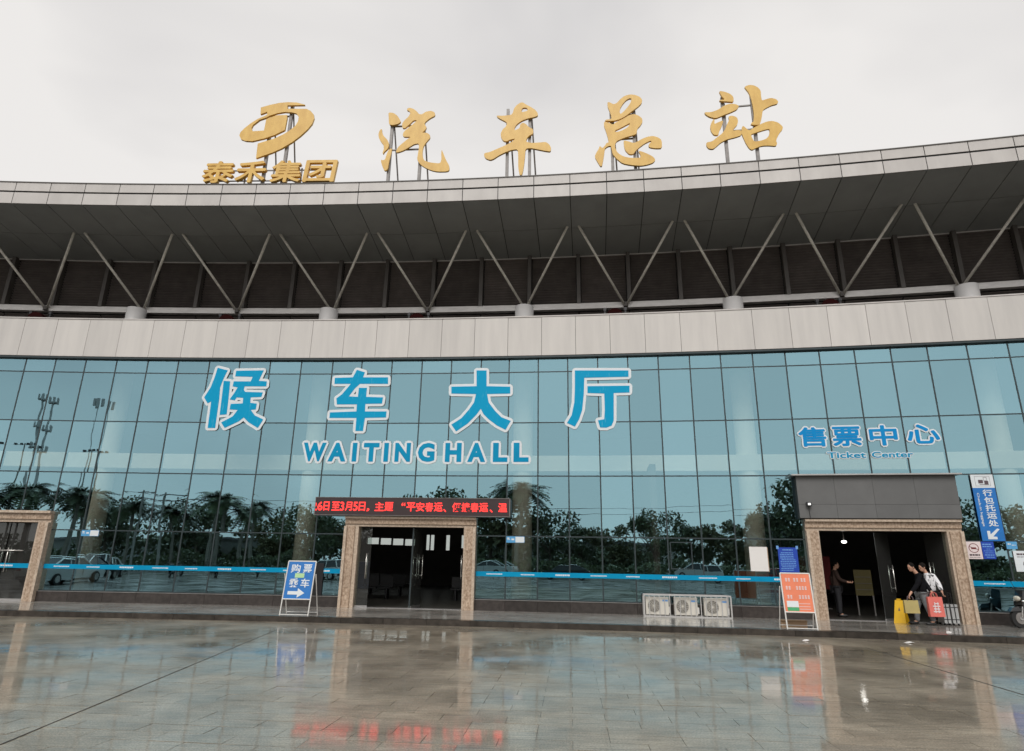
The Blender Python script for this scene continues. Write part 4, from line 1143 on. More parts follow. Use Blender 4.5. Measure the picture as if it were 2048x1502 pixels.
# vertical sign right of the ticket entrance
r = on_front('vertical_sign', 'tall narrow blue sign with white luggage icon panel on top and arrow', 'sign', 30.895, -.07, 2.47)
part('blue_panel', MB().box(-.30, .30, 0, .03, 0, 1.55), M['blueboard'], r)
part('icon_panel', MB().box(-.30, .30, 0, .03, 1.551, 1.95), M['white'], r)
for i, ch in enumerate('行包托运处'):
    z1 = 1.50 - i * .222
    part('character', text(MB(), ch, -.06, .20, z1 - .195, z1, -.006, -.001, bold=.02), M['white'], r)
b = MB()
T = Matrix.Translation((-.20, 0, 1.40)) @ Matrix.Rotation(math.radians(90), 4, 'Y')
text(b, 'Check-in luggage', 0, .98, -.035, .045, -.006, -.001, bold=.01, T=T)
part('small_lettering', b, M['white'], r)
part('arrow', MB().poly([[(.20, .34), (.14, .36), (-.06, .19), (-.06, .29), (-.14, .29), (-.14, .05), (.10, .05), (.10, .12), (.0, .13)]], -.006, -.001), M['white'], r)
b = MB()
b.box(-.115, .01, -.006, -.001, 1.69, 1.79).box(.045, .15, -.006, -.001, 1.66, 1.76).box(-.09, .16, -.006, -.001, 1.645, 1.657)
b.box(.03, .12, -.005, -.001, 1.762, 1.768).box(.03, .036, -.005, -.001, 1.768, 1.87).box(.114, .12, -.005, -.001, 1.768, 1.87).box(.036, .114, -.005, -.001, 1.862, 1.87)
for (x0, x1, z0, z1) in ((-.20, .20, 1.605, 1.609), (-.20, .20, 1.895, 1.899), (-.20, -.196, 1.609, 1.895), (.196, .20, 1.609, 1.895)):
    b.box(x0, x1, -.005, -.001, z0, z1)
part('icon', b, M['print'], r)
for u in (-.2, .2):
    part('bracket', MB().box(u - .02, u + .02, .03, .066, .3, .36).box(u - .02, u + .02, .03, .066, 1.6, 1.66), M['steel'], r)

# notices on the glass
def notice(label, s0, s1, z0, z1, m, d=-.02, name='notice', lean=0.0):
    r = on_front(name, label, 'notice', (s0 + s1) / 2, d, z0)
    w, h = s1 - s0, z1 - z0
    part('sheet', MB().box(-w / 2, w / 2, -.004, .004, 0, h), M[m], r)
    return r, w, h
def bars(r, m, rows, w, name='print_lines'):
    b = MB()
    for z, x0, x1, t in rows:
        x = x0
        while x < x1:
            l = min(random.uniform(.03, .09), x1 - x)
            b.box(x, x + l, -.0065, -.0045, z, z + t)
            x += l + .012
    part(name, b, M[m], r)
r, w, h = notice('blank white paper taped to the glass left of the orange board', 24.0, 24.53, 1.5, 2.23, 'paper')
part('board_edge', MB().box(w / 2 + .001, w / 2 + .02, -.004, .01, -.02, h - .02), M['card'], r)
r, w, h = notice('dark blue notice sheet full of pale text lines by the marble jamb', 24.85, 25.42, 1.48, 2.22, 'bluenotice')
bars(r, 'bluelite', [(h - .09, -.15, .15, .035)] + [(h - .17 - i * .052, -.235 + (.03 if i % 4 == 0 else 0), random.uniform(.12, .24), .022) for i in range(11)], w)
b = MB()
for x in (-w / 2, w / 2):
    b.box(x - .04, x + .03, -.008, -.005, h - .05, h + .05)
part('tape', b, M['bluelite'], r)
r, w, h = notice('pinkish prohibition notice with a crossed circle beside the right marble jamb', 30.13, 30.53, 1.955, 2.45, 'pinkpaper', -.05)
b = MB()
ring = [(math.cos(a * .2618) * .135, math.sin(a * .2618) * .135) for a in range(24)]
ring2 = [(math.cos(a * .2618) * .118, math.sin(a * .2618) * .118) for a in range(24)]
b.poly([[(x, z + .31) for x, z in ring], [(x, z + .31) for x, z in reversed(ring2)]], -.0065, -.0045)
T = Matrix.Translation((0, 0, .31)) @ Matrix.Rotation(math.radians(20), 4, 'Y')
b.box(-.12, .12, -.0075, -.0066, -.008, .008, T)
b.box(-.07, .06, -.0065, -.0045, .28, .33)
part('symbol', b, M['redback'], r)
bars(r, 'print', [(.09, -.14, .14, .05), (.04, -.15, .15, .012)], w)
r, w, h = notice('small royal blue notice with pale text lines under the tall luggage sign', 30.545, 30.87, 1.96, 2.455, 'bluenotice', -.05)
bars(r, 'bluelite', [(.40, -.14, .10, .03), (.335, -.14, .12, .03), (.275, -.05, .05, .015), (.22, -.12, .12, .015), (.165, -.1, .12, .015), (.10, -.12, .13, .025), (.04, -.08, .12, .02)], w)
r, w, h = notice('small pale blue sticker on the glass right of the tall sign', 31.21, 31.49, 2.25, 2.46, 'cyan', -.02, 'sticker')
bars(r, 'white', [(.12, -.1, -.02, .04), (.10, 0, .1, .02)], w)
r, w, h = notice('white poster with a dark wheel picture at the far right edge', 31.34, 31.9, 1.62, 2.2, 'white', -.03, 'poster')
bars(r, 'print', [(.46, -.2, .2, .05), (.40, -.2, .22, .02)], w)
part('picture', MB().poly([[(math.cos(a * .5236) * .13 + .05, math.sin(a * .5236) * .13 + .2) for a in range(12)]], -.0065, -.0045), M['greypanel'], r)
for s0, z0, lb in ((1.73, 2.27, 'blue and white sticker on the glass between the left and central entrances'), (16.33, 2.26, 'blue and white sticker on the glass right of the central entrance')):
    r, w, h = notice(lb, s0, s0 + .6, z0, z0 + .2, 'cyan', -.02, 'sticker')
    part('white_half', MB().box(.0, .29, -.006, -.0045, .01, .19), M['white'], r)
    b = MB().box(-.27, -.20, -.006, -.0045, .12, .16).box(-.27, -.17, -.006, -.0045, .09, .105).box(-.13, -.04, -.006, -.0045, .08, .13)
    part('print_mark', b, M['white'], r)
r, w, h = notice('white and green square sign on the marble jamb of the left entrance', .30, .62, 1.5, 1.79, 'white', -.085, 'notice')
part('green_mark', MB().box(-.10, .10, -.0065, -.0045, .06, .22), M['pgreen'], r)
part('mark', MB().box(-.05, .0, -.0085, -.007, .09, .19).box(.01, .06, -.0085, -.007, .13, .19), M['green'], r)
r = on_front('dark_board', 'tall black panel leaning on the glass behind the blue stand', 'panel', 10.06, -.03, .50)
part('sheet', MB().box(-.19, .19, -.012, .006, 0, 1.01), M['black'], r)

# small spotlight on the dark board over the ticket entrance
r = on_front('spotlight', 'small white floodlight on the dark board over the ticket entrance', 'lamp', 25.82, -.31, 3.50)
part('housing', MB().box(-.075, .075, -.10, -.02, -.05, .07), M['black'], r)
part('lens', MB().box(-.035, .045, -.108, -.101, -.02, .045), M['lamplow'], r)
part('bracket', MB().box(-.015, .015, -.02, .005, -.03, .03).tube([(0, -.01, -.05), (.02, 0, -.42)], .008, 6), M['black'], r)

# dark red floodlights standing on the terrace behind the parapet
first = None
for i, s in enumerate([-2.2 + 7.45 * k for k in range(5)]):
    lb = 'dark red lamp drum on the terrace, %s from the left behind the parapet' % ['first', 'second', 'third', 'fourth', 'fifth'][i]
    if first is None:
        r = on_front('terrace_lamp', lb, 'lamp', s, .85, 9.8, 'dark red lamps behind the parapet')
        b = MB()
        for x in (-.38, .38):
            b.box(x - .03, x + .03, -.03, .03, 0, .98).box(x - .05, x + .05, -.05, .05, .90, 1.02)
        b.box(-.35, .35, -.02, .02, .5, .55)
        part('yoke', b, M['black'], r)
        part('drum', MB().tube([(-.02, -.25, .62), (-.02, .3, .62)], [.30, .30], 16), M['redlens'], r, smooth=False)
        first = r
    else:
        r = copy_tree(first)
        r.location, r.rotation_euler = pt(s, .85, 9.8), (0, 0, rz(s))
        r['label'] = lb

# ================================================================== THINGS ON THE WALKWAY
def board_stand(label, s, d, w, h, foot, panel, lean=.16):
    """folding A-board: white tube frame, printed face, rear prop"""
    r = on_front('sandwich_board', label, 'sign stand', s, d, HP)
    tan = lean
    P = lambda x, z, y=0.0: (x, tan * z + y, z)
    b = MB()
    for x in (-w / 2, w / 2):
        b.tube([P(x, 0), P(x, h)], .017, 8)
    for z in (.02, foot, h):
        b.tube([P(-w / 2, z), P(w / 2, z)], .017 if z > .1 else .012, 8)
    part('front_frame', b, M['wpaint'], r)
    b = MB()
    for x in (-w / 2 - .05, w / 2 + .05):
        b.tube([(x, tan * h * .72, h * .76), (x, tan * h * .72 + .42, 0)], .014, 8)
    b.tube([(-w / 2 - .05, tan * h * .72 + .40, .05), (w / 2 + .05, tan * h * .72 + .40, .05)], .012, 8)
    part('rear_prop', b, M['wpaint'], r)
    ang = math.atan(tan)
    T = Matrix.Translation((0, 0, 0)) @ Matrix.Rotation(-ang, 4, 'X')
    ca = math.cos(ang)
    part('board', MB().box(-w / 2 + .02, w / 2 - .02, -.006, .006, foot / ca + .015, h / ca - .015, T), M[panel], r)
    return r, T, foot / ca, h / ca
r, T, f0, f1 = board_stand('blue folding stand with white characters and right arrow by the central doors', 10.745, -3.40, .80, 1.43, .42, 'blueboard')
for ch, x0, x1, z1 in (('购', -.29, -.02, f1 - .08), ('票', .06, .31, f1 - .08), ('乘', -.29, -.02, f1 - .47), ('车', .05, .30, f1 - .47)):
    part('character', text(MB(), ch, x0, x1, z1 - .24, z1, -.011, -.0065, bold=.014, T=T), M['white'], r)
part('arrow', MB().poly([[(-.28, f0 + .21), (.0, f0 + .21), (.0, f0 + .29), (.20, f0 + .165), (.0, f0 + .04), (.0, f0 + .12), (-.28, f0 + .12)]], -.011, -.0065, T=T), M['white'], r)
part('green_patch', MB().box(-.15, .12, -.011, -.0065, f1 - .45, f1 - .33, T), M['pgreen'], r)
r, T, f0, f1 = board_stand('orange folding stand with white text rows beside the ticket entrance', 24.45, -3.42, .72, 1.34, .40, 'orange')
b = MB()
for z, xs in ((f1 - .20, ((-.26, -.10), (-.06, .06), (.12, .25))), (f1 - .40, ((-.27, -.12), (-.02, .27))), (f1 - .62, ((-.26, -.10), (.02, .28)))):
    for a, c in xs:
        x = a
        while x < c - .02:
            wch = .062
            for q in range(3):
                b.box(x + .004, x + wch - .008, -.011, -.0065, z + q * .03, z + q * .03 + .014, T)
            b.box(x + .024, x + .036, -.0125, -.0112, z - .01, z + .085, T)
            x += wch + .008
for z in (f0 + .20, f0 + .13, f0 + .07):
    b.box(.0, .27, -.011, -.0065, z, z + .012, T)
part('print_rows', b, M['pinkpaper'], r)
part('white_patch', MB().box(-.29, -.01, -.011, -.0065, f0 + .12, f0 + .27, T), M['white'], r)
part('green_patch', MB().box(-.29, -.01, -.011, -.0065, f0 + .03, f0 + .115, T), M['green'], r)
r = on_front('cardboard_box', 'flat tan cardboard box on the walkway behind the orange stand', 'box', 24.40, -2.75, HP)
part('carton', MB().box(-.32, .32, -.12, .12, 0, .17), M['card'], r)
part('flap', MB().box(-.32, .32, -.16, -.121, .155, .165), M['card'], r)

# three outdoor air-conditioning units inside one aluminium cage
def ac_unit(label, s, first=None):
    if first is not None:
        r = copy_tree(first)
        r.location, r.rotation_euler = pt(s, -.36, HP + .03), (0, 0, rz(s))
        r['label'] = label
        return r
    r = on_front('air_conditioner', label, 'air conditioner', s, -.36, HP + .03, 'outdoor units in the cage')
    w, h, dp = .68, .50, .25
    part('casing', MB().box(-w / 2, w / 2, -dp / 2, dp / 2, .02, h), M['acbody'], r)
    part('top_lid', MB().box(-w / 2 - .006, w / 2 + .006, -dp / 2 - .006, dp / 2 + .006, h + .001, h + .018), M['acbody'], r)
    ring = lambda k, x, z: [(math.cos(a * math.pi / 14) * k + x, math.sin(a * math.pi / 14) * k + z) for a in range(28)]
    g = part('fan_grille', MB().poly([ring(.185, -.10, .27)], -dp / 2 - .008, -dp / 2 - .001), M['acgrille'], r)
    b = MB()
    for k in (.06, .10, .14, .178):
        b.poly([ring(k, -.10, .27), list(reversed(ring(k - .006, -.10, .27)))], -dp / 2 - .018, -dp / 2 - .012)
    b.poly([ring(.03, -.10, .27)], -dp / 2 - .018, -dp / 2 - .012)
    for a in range(8):
        T = Matrix.Translation((-.10, -dp / 2 - .015, .27)) @ Matrix.Rotation(a * math.pi / 8, 4, 'Y')
        b.box(-.178, .178, -.002, .002, -.003, .003, T)
    part('guard_wire', b, M['acbody'], g)
    part('valve_cover', MB().box(w / 2 + .001, w / 2 + .055, -.06, .08, .06, .24), M['wpaint'], r)
    part('foot', MB().box(-.26, -.20, -.15, .15, 0, .019), M['black'], r)
    part('foot', MB().box(.20, .26, -.15, .15, 0, .019), M['black'], r)
    part('badge', MB().box(.16, .32, -dp / 2 - .003, -dp / 2 - .001, .40, .45), M['bluelite'], r)
    return r
a0 = ac_unit('left one of the three cream air conditioner units in the cage', 21.07)
ac_unit('middle one of the three cream air conditioner units in the cage', 21.92, a0)
ac_unit('right one of the three cream air conditioner units in the cage', 22.80, a0)
r = on_front('cage', 'low aluminium bar cage around the three air conditioners', 'cage', 21.95, -.36, HP)
b = MB()
for y in (-.24, .24):
    b.box(-1.29, 1.29, y - .015, y + .015, .60, .635).box(-1.29, 1.29, y - .015, y + .015, .0, .03)
for x in (-1.275, 1.275):
    b.box(x - .015, x + .015, -.225, .225, .6, .635)
    for y in (-.24, .24):
        b.box(x - .02, x + .02, y - .018, y + .018, .031, .599)
part('cage_frame', b, M['cagepaint'], r)
x = -1.12
while x < 1.2:
    part('cage_bar', MB().box(x - .012, x + .012, -.252, -.232, .031, .599), M['cagepaint'], r)
    x += .152

# wet floor sign
r = on_front('wet_floor_sign', 'yellow folding caution sign at the ticket entrance behind the walking man', 'caution sign', 27.99, -.32, HP)
for sg, nm in ((-1, 'front_panel'), (1, 'rear_panel')):
    y0, y1 = sg * .16, sg * .015
    part(nm, MB().hexa([(-.16, y0 - .008, 0), (.16, y0 - .008, 0), (.16, y0 + .008, 0), (-.16, y0 + .008, 0)],
                       [(-.10, y1 - .008, .62), (.10, y1 - .008, .62), (.10, y1 + .008, .62), (-.10, y1 + .008, .62)]), M['yellow'], r)
part('grip', MB().box(-.05, .05, -.03, .03, .621, .66), M['yellow'], r)
part('pictogram', MB().hexa([(-.06, -.118, .2), (.06, -.118, .2), (.06, -.112, .2), (-.06, -.112, .2)],
                            [(-.005, -.072, .42), (.005, -.072, .42), (.005, -.066, .42), (-.005, -.066, .42)]), M['print'], r)
r.rotation_euler[2] += math.radians(-38)

# ================================================================== PEOPLE
def skinned(name, joints, edges, mats, parent, sub=2, extra=None):
    """one continuous body grown over a joint skeleton; joints: name -> (x, y, z, radius)"""
    keys = list(joints)
    me = bpy.data.meshes.new(name)
    me.from_pydata([joints[k][:3] for k in keys], [(keys.index(a), keys.index(b)) for a, b in edges], [])
    o = bpy.data.objects.new(name, me)
    COL.objects.link(o)
    o.modifiers.new('skin', 'SKIN')
    m2 = o.modifiers.new('sub', 'SUBSURF')
    m2.levels = m2.render_levels = sub
    lay = me.skin_vertices[0].data
    for i, k in enumerate(keys):
        rr = joints[k][3]
        lay[i].radius = rr if hasattr(rr, '__len__') else (rr, rr)
        lay[i].use_root = (i == 0)
    dg = bpy.context.evaluated_depsgraph_get()
    ev = o.evaluated_get(dg)
    m3 = bpy.data.meshes.new_from_object(ev)
    bpy.data.objects.remove(o, do_unlink=True)
    if extra is not None:
        b = MB()
        b.add([v.co for v in m3.vertices], [tuple(p.vertices) for p in m3.polygons])
        extra(b)
        m3 = b.mesh(name, mats, smooth=True, fix=False)
    else:
        m3.name = name
        m3.materials.clear()
        m3.materials.append(mats)
        m3.polygons.foreach_set('use_smooth', [True] * len(m3.polygons))
    return obj(name, m3, parent)
def head_and_hands(J, face):
    """adds head with face, ears and both five-fingered hands to a body mesh"""
    def fn(b):
        hc = Vector(J['head'][:3])
        fx = Vector(face).normalized()
        side = fx.cross(Vector((0, 0, 1))).normalized()
        up = side.cross(fx)
        R = Matrix((side, fx, up)).transposed()
        b.ellipsoid(hc, (.074, .092, .112), 16, 12, R)
        b.ellipsoid(hc + R @ Vector((0, .03, -.055)), (.055, .065, .062), 12, 8, R)
        b.ellipsoid(hc + R @ Vector((0, .092, -.014)), (.011, .015, .022), 8, 6, R)
        for sg in (-1, 1):
            b.ellipsoid(hc + R @ Vector((sg * .076, -.005, -.01)), (.012, .02, .03), 8, 6, R)
        b.ellipsoid(hc + R @ Vector((0, .088, -.058)), (.024, .010, .008), 8, 5, R)
        for w_, h_ in (('wrist_a', 'hand_a'), ('wrist_b', 'hand_b')):
            p, q = Vector(J[w_][:3]), Vector(J[h_][:3])
            d = (q - p).normalized()
            x = d.cross(Vector((0, 1, 0.2))).normalized()
            y = d.cross(x)
            b.ellipsoid(q, (.038, .016, .05), 10, 8, Matrix((y, x, d)).transposed())
            for k, (off, ln) in enumerate(((-.027, .05), (-.009, .062), (.009, .06), (.026, .046))):
                s0 = q + y * off + d * .04
                s1 = s0 + d * ln * .55 + x * .008
                s2 = s1 + d * ln * .25 + x * ln * .45
                s3 = s2 - d * ln * .15 + x * ln * .35
                b.tube([s0, s1, s2, s3], [.009, .0085, .008, .006], 6)
            t0 = q - y * .03 - d * .02
            b.tube([t0, t0 - y * .025 + d * .025, t0 - y * .02 + d * .055 + x * .02], [.011, .0095, .007], 6)
    return fn
def hair_cap(J, face, parent, scale=1.0):
    hc = Vector(J['head'][:3])
    fx = Vector(face).normalized()
    side = fx.cross(Vector((0, 0, 1))).normalized()
    up = side.cross(fx)
    R = Matrix((side, fx, up)).transposed()
    b = MB().ellipsoid(hc + R @ Vector((0, -.022, .026)), (.084 * scale, .094 * scale, .104 * scale), 16, 10, R)
    part('hair', b, M['hair'], parent, smooth=True)
    e = MB()
    for sg in (-1, 1):
        e.ellipsoid(hc + R @ Vector((sg * .03, .083, .008)), (.011, .008, .006), 8, 5, R)
    part('eyes', e, M['black'], parent, smooth=True)
BODY_E = [('pelvis', 'waist'), ('waist', 'chest'), ('chest', 'neck'), ('neck', 'head'),
          ('chest', 'sh_a'), ('sh_a', 'el_a'), ('el_a', 'wrist_a'), ('wrist_a', 'hand_a'),
          ('chest', 'sh_b'), ('sh_b', 'el_b'), ('el_b', 'wrist_b'), ('wrist_b', 'hand_b'),
          ('pelvis', 'hip_a'), ('hip_a', 'kn_a'), ('kn_a', 'an_a'), ('an_a', 'toe_a'),
          ('pelvis', 'hip_b'), ('hip_b', 'kn_b'), ('kn_b', 'an_b'), ('an_b', 'toe_b')]
def person(label, s, d, J, face, top_m, leg_m, group=None, hair=1.0):
    r = on_front('person', label, 'person', s, d, HP)
    slim = {'chest': .66, 'sh_a': .6, 'sh_b': .6, 'waist': .75, 'pelvis': .85, 'el_a': .75, 'el_b': .75, 'kn_a': .85, 'kn_b': .85, 'hip_a': .85, 'hip_b': .85}
    JB = {k: (*v[:3], tuple(x * slim.get(k, 1) for x in (v[3] if hasattr(v[3], '__len__') else (v[3],) * 2))) for k, v in J.items()}
    skinned('body', JB, BODY_E, M['skin'], r, 2, head_and_hands(J, face))
    def wide(keys, k, add=0.0):
        return {q: (*J[q][:3], tuple(x * k + add for x in (J[q][3] if hasattr(J[q][3], '__len__') else (J[q][3],) * 2))) for q in keys}
    tj = wide(['waist', 'pelvis', 'chest', 'neck', 'sh_a', 'el_a', 'wrist_a', 'sh_b', 'el_b', 'wrist_b'], 1.12, .016)
    tj['neck'] = (*(Vector(J['neck'][:3]) * .85 + Vector(J['chest'][:3]) * .15), (.072, .072))
    for w_ in ('wrist_a', 'wrist_b'):
        e_ = 'el' + w_[-2:]
        tj[w_] = (*(Vector(J[w_][:3]) * .93 + Vector(J[e_][:3]) * .07), (.05, .05))
    skinned('jacket', tj, [('waist', 'pelvis'), ('waist', 'chest'), ('chest', 'neck'), ('chest', 'sh_a'), ('sh_a', 'el_a'), ('el_a', 'wrist_a'),
                           ('chest', 'sh_b'), ('sh_b', 'el_b'), ('el_b', 'wrist_b')], top_m, r)
    lj = wide(['pelvis', 'hip_a', 'kn_a', 'an_a', 'hip_b', 'kn_b', 'an_b'], 1.1, .014)
    for q in ('an_a', 'an_b'):
        lj[q] = (J[q][0], J[q][1], max(.07, J[q][2] - .02), (.064, .064))
    skinned('trousers', lj, [('pelvis', 'hip_a'), ('hip_a', 'kn_a'), ('kn_a', 'an_a'), ('pelvis', 'hip_b'), ('hip_b', 'kn_b'), ('kn_b', 'an_b')], leg_m, r)
    for k in 'ab':
        a, t = Vector(J['an_' + k][:3]), Vector(J['toe_' + k][:3])
        dv = (t - a)
        dv.z = 0
        dv.normalize()
        sd = dv.cross(Vector((0, 0, 1)))
        T = Matrix((sd, dv, Vector((0, 0, 1)))).transposed()
        c = (a + t) / 2
        c.z = max(.042, min(a.z, t.z) - .02)
        b = MB().ellipsoid(c + dv * .01, (.05, .145, .05), 12, 8, T)
        part('shoe', b, M['shoe'], r, smooth=True)
    hair_cap(J, face, r, hair)
    return r
# walking man: leans forward to the left, a bag in each hand
J = {'pelvis': (.10, 0, .86, (.125, .10)), 'waist': (.105, 0, 1.02, (.135, .105)), 'chest': (.10, 0, 1.24, (.165, .115)), 'neck': (.02, 0, 1.40, .055),
     'head': (-.085, -.01, 1.545, .06),
     'sh_a': (.06, -.18, 1.30, .062), 'el_a': (-.10, -.26, 1.06, .047), 'wrist_a': (-.30, -.30, .86, .034), 'hand_a': (-.35, -.31, .79, .026),
     'sh_b': (.15, .10, 1.30, .062), 'el_b': (.24, -.02, 1.06, .047), 'wrist_b': (.29, -.16, .88, .034), 'hand_b': (.30, -.19, .81, .026),
     'hip_a': (.09, -.09, .80, .088), 'kn_a': (.15, -.10, .44, .062), 'an_a': (.26, -.10, .11, .04), 'toe_a': (.10, -.11, .035, .028),
     'hip_b': (.10, .09, .80, .088), 'kn_b': (-.06, .09, .46, .062), 'an_b': (-.10, .10, .09, .04), 'toe_b': (-.27, .10, .035, .028)}
person('person in black jacket and grey trousers walking left out of the ticket entrance with bags', 28.36, -.78, J, (-1, -.35, -.45), M['jacket'], M['trousers'])
# companion in a patterned white top right behind, holding a suitcase handle
J2 = {'pelvis': (.06, 0, .90, (.115, .095)), 'waist': (.05, 0, 1.04, (.12, .10)), 'chest': (.05, 0, 1.26, (.15, .11)), 'neck': (-.02, 0, 1.42, .05),
      'head': (-.09, -.01, 1.55, .058),
      'sh_a': (-.02, -.15, 1.31, .055), 'el_a': (-.08, -.18, 1.05, .042), 'wrist_a': (-.10, -.10, .84, .032), 'hand_a': (-.10, -.08, .78, .025),
      'sh_b': (.16, -.06, 1.30, .058), 'el_b': (.24, -.13, 1.06, .045), 'wrist_b': (.25, -.20, .88, .033), 'hand_b': (.25, -.22, .83, .025),
      'hip_a': (.05, -.08, .82, .085), 'kn_a': (-.02, -.09, .46, .06), 'an_a': (.03, -.09, .10, .038), 'toe_a': (-.13, -.10, .035, .027),
      'hip_b': (.07, .08, .82, .085), 'kn_b': (.10, .08, .46, .06), 'an_b': (.20, .08, .11, .038), 'toe_b': (.05, .08, .035, .027)}
person('person in black and white top following the walking man with suitcases', 28.92, -.12, J2, (-1, -.25, -.3), M['sweater'], M['darktrousers'], hair=1.06)
# dim figure standing inside the ticket hall
J3 = {'pelvis': (0, 0, .92, (.13, .105)), 'waist': (-.01, 0, 1.06, (.14, .11)), 'chest': (-.01, 0, 1.28, (.165, .12)), 'neck': (.02, 0, 1.44, .055),
      'head': (.06, -.02, 1.58, .06),
      'sh_a': (-.02, -.18, 1.36, .06), 'el_a': (.06, -.24, 1.12, .046), 'wrist_a': (.30, -.22, 1.06, .034), 'hand_a': (.37, -.21, 1.05, .026),
      'sh_b': (.0, .18, 1.36, .06), 'el_b': (.10, .22, 1.12, .046), 'wrist_b': (.33, .14, 1.06, .034), 'hand_b': (.40, .12, 1.05, .026),
      'hip_a': (0, -.09, .86, .09), 'kn_a': (.02, -.10, .48, .062), 'an_a': (.0, -.10, .09, .04), 'toe_a': (.17, -.11, .035, .028),
      'hip_b': (0, .09, .86, .09), 'kn_b': (.03, .10, .48, .062), 'an_b': (.02, .10, .09, .04), 'toe_b': (.19, .10, .035, .028)}
person('person in dark brown jacket standing in shade inside the ticket entrance', 26.86, 1.5, J3, (1, -.3, -.2), M['brownjacket'], M['darktrousers'])

def bag(name, label, s, d, z, w, h, m, rot=0.0, prints=None):
    r = on_front(name, label, 'bag', s, d, z)
    r.rotation_euler[2] += math.radians(rot)
    b = MB().hexa([(-w / 2, -.06, 0), (w / 2, -.06, 0), (w / 2, .06, 0), (-w / 2, .06, 0)],
                  [(-w / 2 * .97, -.035, h), (w / 2 * .97, -.035, h), (w / 2 * .97, .035, h), (-w / 2 * .97, .035, h)])
    part('sack', b, m, r)
    for y in (-.035, .035):
        part('handle', MB().tube([(-w * .22, y, h - .01), (-w * .17, y * .5, h + .09), (0, 0, h + .13), (w * .17, y * .5, h + .09), (w * .22, y, h - .01)], .009, 6), M['print'] if prints is None else m, r)
    return r
bag('paper_bag', 'khaki paper bag in the walking man\'s leading hand', 28.0, -1.10, HP + .32, .37, .34, M['khaki'])
r = bag('shopping_bag', 'coral red bag with pale print in the walking man\'s trailing hand', 28.66, -1.0, HP + .24, .40, .52, M['redbag'], 8, True)
b = MB()
for z, x0, x1 in ((.12, -.10, .10), (.19, -.08, .08), (.26, -.10, .10), (.33, -.05, .07)):
    b.box(x0, x1, -.0585, -.0565, z, z + .03)
b.box(-.055, -.03, -.0605, -.0586, .10, .38).box(.03, .055, -.0605, -.0586, .10, .38)
part('print_mark', b, M['pinkpaper'], r)
def suitcase(label, s, d, first=None):
    if first is not None:
        r = copy_tree(first)
        r.location, r['label'] = pt(s, d, HP), label
        return r
    r = on_front('suitcase', label, 'suitcase', s, d, HP, 'silver suitcases behind the walking man')
    b = MB().box(-.085, .085, -.20, .20, .06, .56)
    part('shell', b, M['silver'], r)
    part('seam', MB().box(-.012, .012, -.206, .206, .065, .566), M['black'], r)
    bb = MB()
    for z in (.15, .47):
        bb.box(-.088, .088, -.204, -.198, z, z + .02)
    part('latch', bb, M['black'], r)
    for x in (-.06, .06):
        for y in (-.16, .16):
            part('wheel', MB().tube([(x - .012, y, .03), (x + .012, y, .03)], .03, 12), M['rubber'], r)
    part('pull_handle', MB().tube([(0, -.09, .56), (0, -.09, .86), (0, .09, .86), (0, .09, .56)], .01, 6), M['black'], r)
    return r
s1 = suitcase('silver upright suitcase nearer to the coral red bag', 29.02, -.55)
suitcase('silver upright suitcase further right behind the walking man', 29.25, -.52, s1)

# rack and banner inside the ticket hall
r = on_front('notice_rack', 'olive board on legs standing inside the ticket hall', 'board', 28.0, 2.5, HP)
part('board', MB().box(-.27, .27, -.02, .02, .62, 1.44), M['rack'], r)
b = MB()
for z in (.80, 1.0, 1.2):
    b.box(-.25, .25, -.035, -.021, z, z + .015)
part('rail', b, M['steel'], r)
for x in (-.25, .25):
    part('leg', MB().box(x - .02, x + .02, -.018, .018, 0, .619), M['steel'], r)
r = on_front('banner', 'dark red panel deep inside the ticket hall', 'banner', 27.35, 5.5, HP)
part('cloth', MB().box(-.55, .55, -.01, .01, .7, 1.9), M['redback'], r)
part('stand', MB().box(-.4, .4, -.15, .15, 0, .03).box(-.02, .02, -.02, .02, .031, .699), M['steel'], r)
# rows of seats inside the waiting hall
b0 = None
for k in range(6):
    d, s = 5.0 + (k % 3) * 2.2, 10.2 + (k // 3) * 4.6
    lb = 'dark row of waiting seats in the hall, %s' % ['left block, row nearest the doors', 'left block, middle row', 'left block, rear row',
                                                         'right block, row nearest the doors', 'right block, middle row', 'right block, rear row'][k]
    if b0 is None:
        b0 = r = on_front('seat_row', lb, 'seats', s, d, HP, 'rows of seats in the waiting hall')
        for i in range(4):
            x = -1.2 + i * .6
            part('seat', MB().box(x, x + .54, -.22, .22, .40, .44), M['black'], r)
            part('backrest', MB().box(x, x + .54, .20, .24, .46, .88), M['black'], r)
        part('leg', MB().box(-1.0, -.94, -.2, .2, 0, .399), M['black'], r)
        part('leg', MB().box(.94, 1.0, -.2, .2, 0, .399), M['black'], r)
    else:
        r = copy_tree(b0)
        r.location, r.rotation_euler, r['label'] = pt(s, d, HP), (0, 0, rz(s)), lb

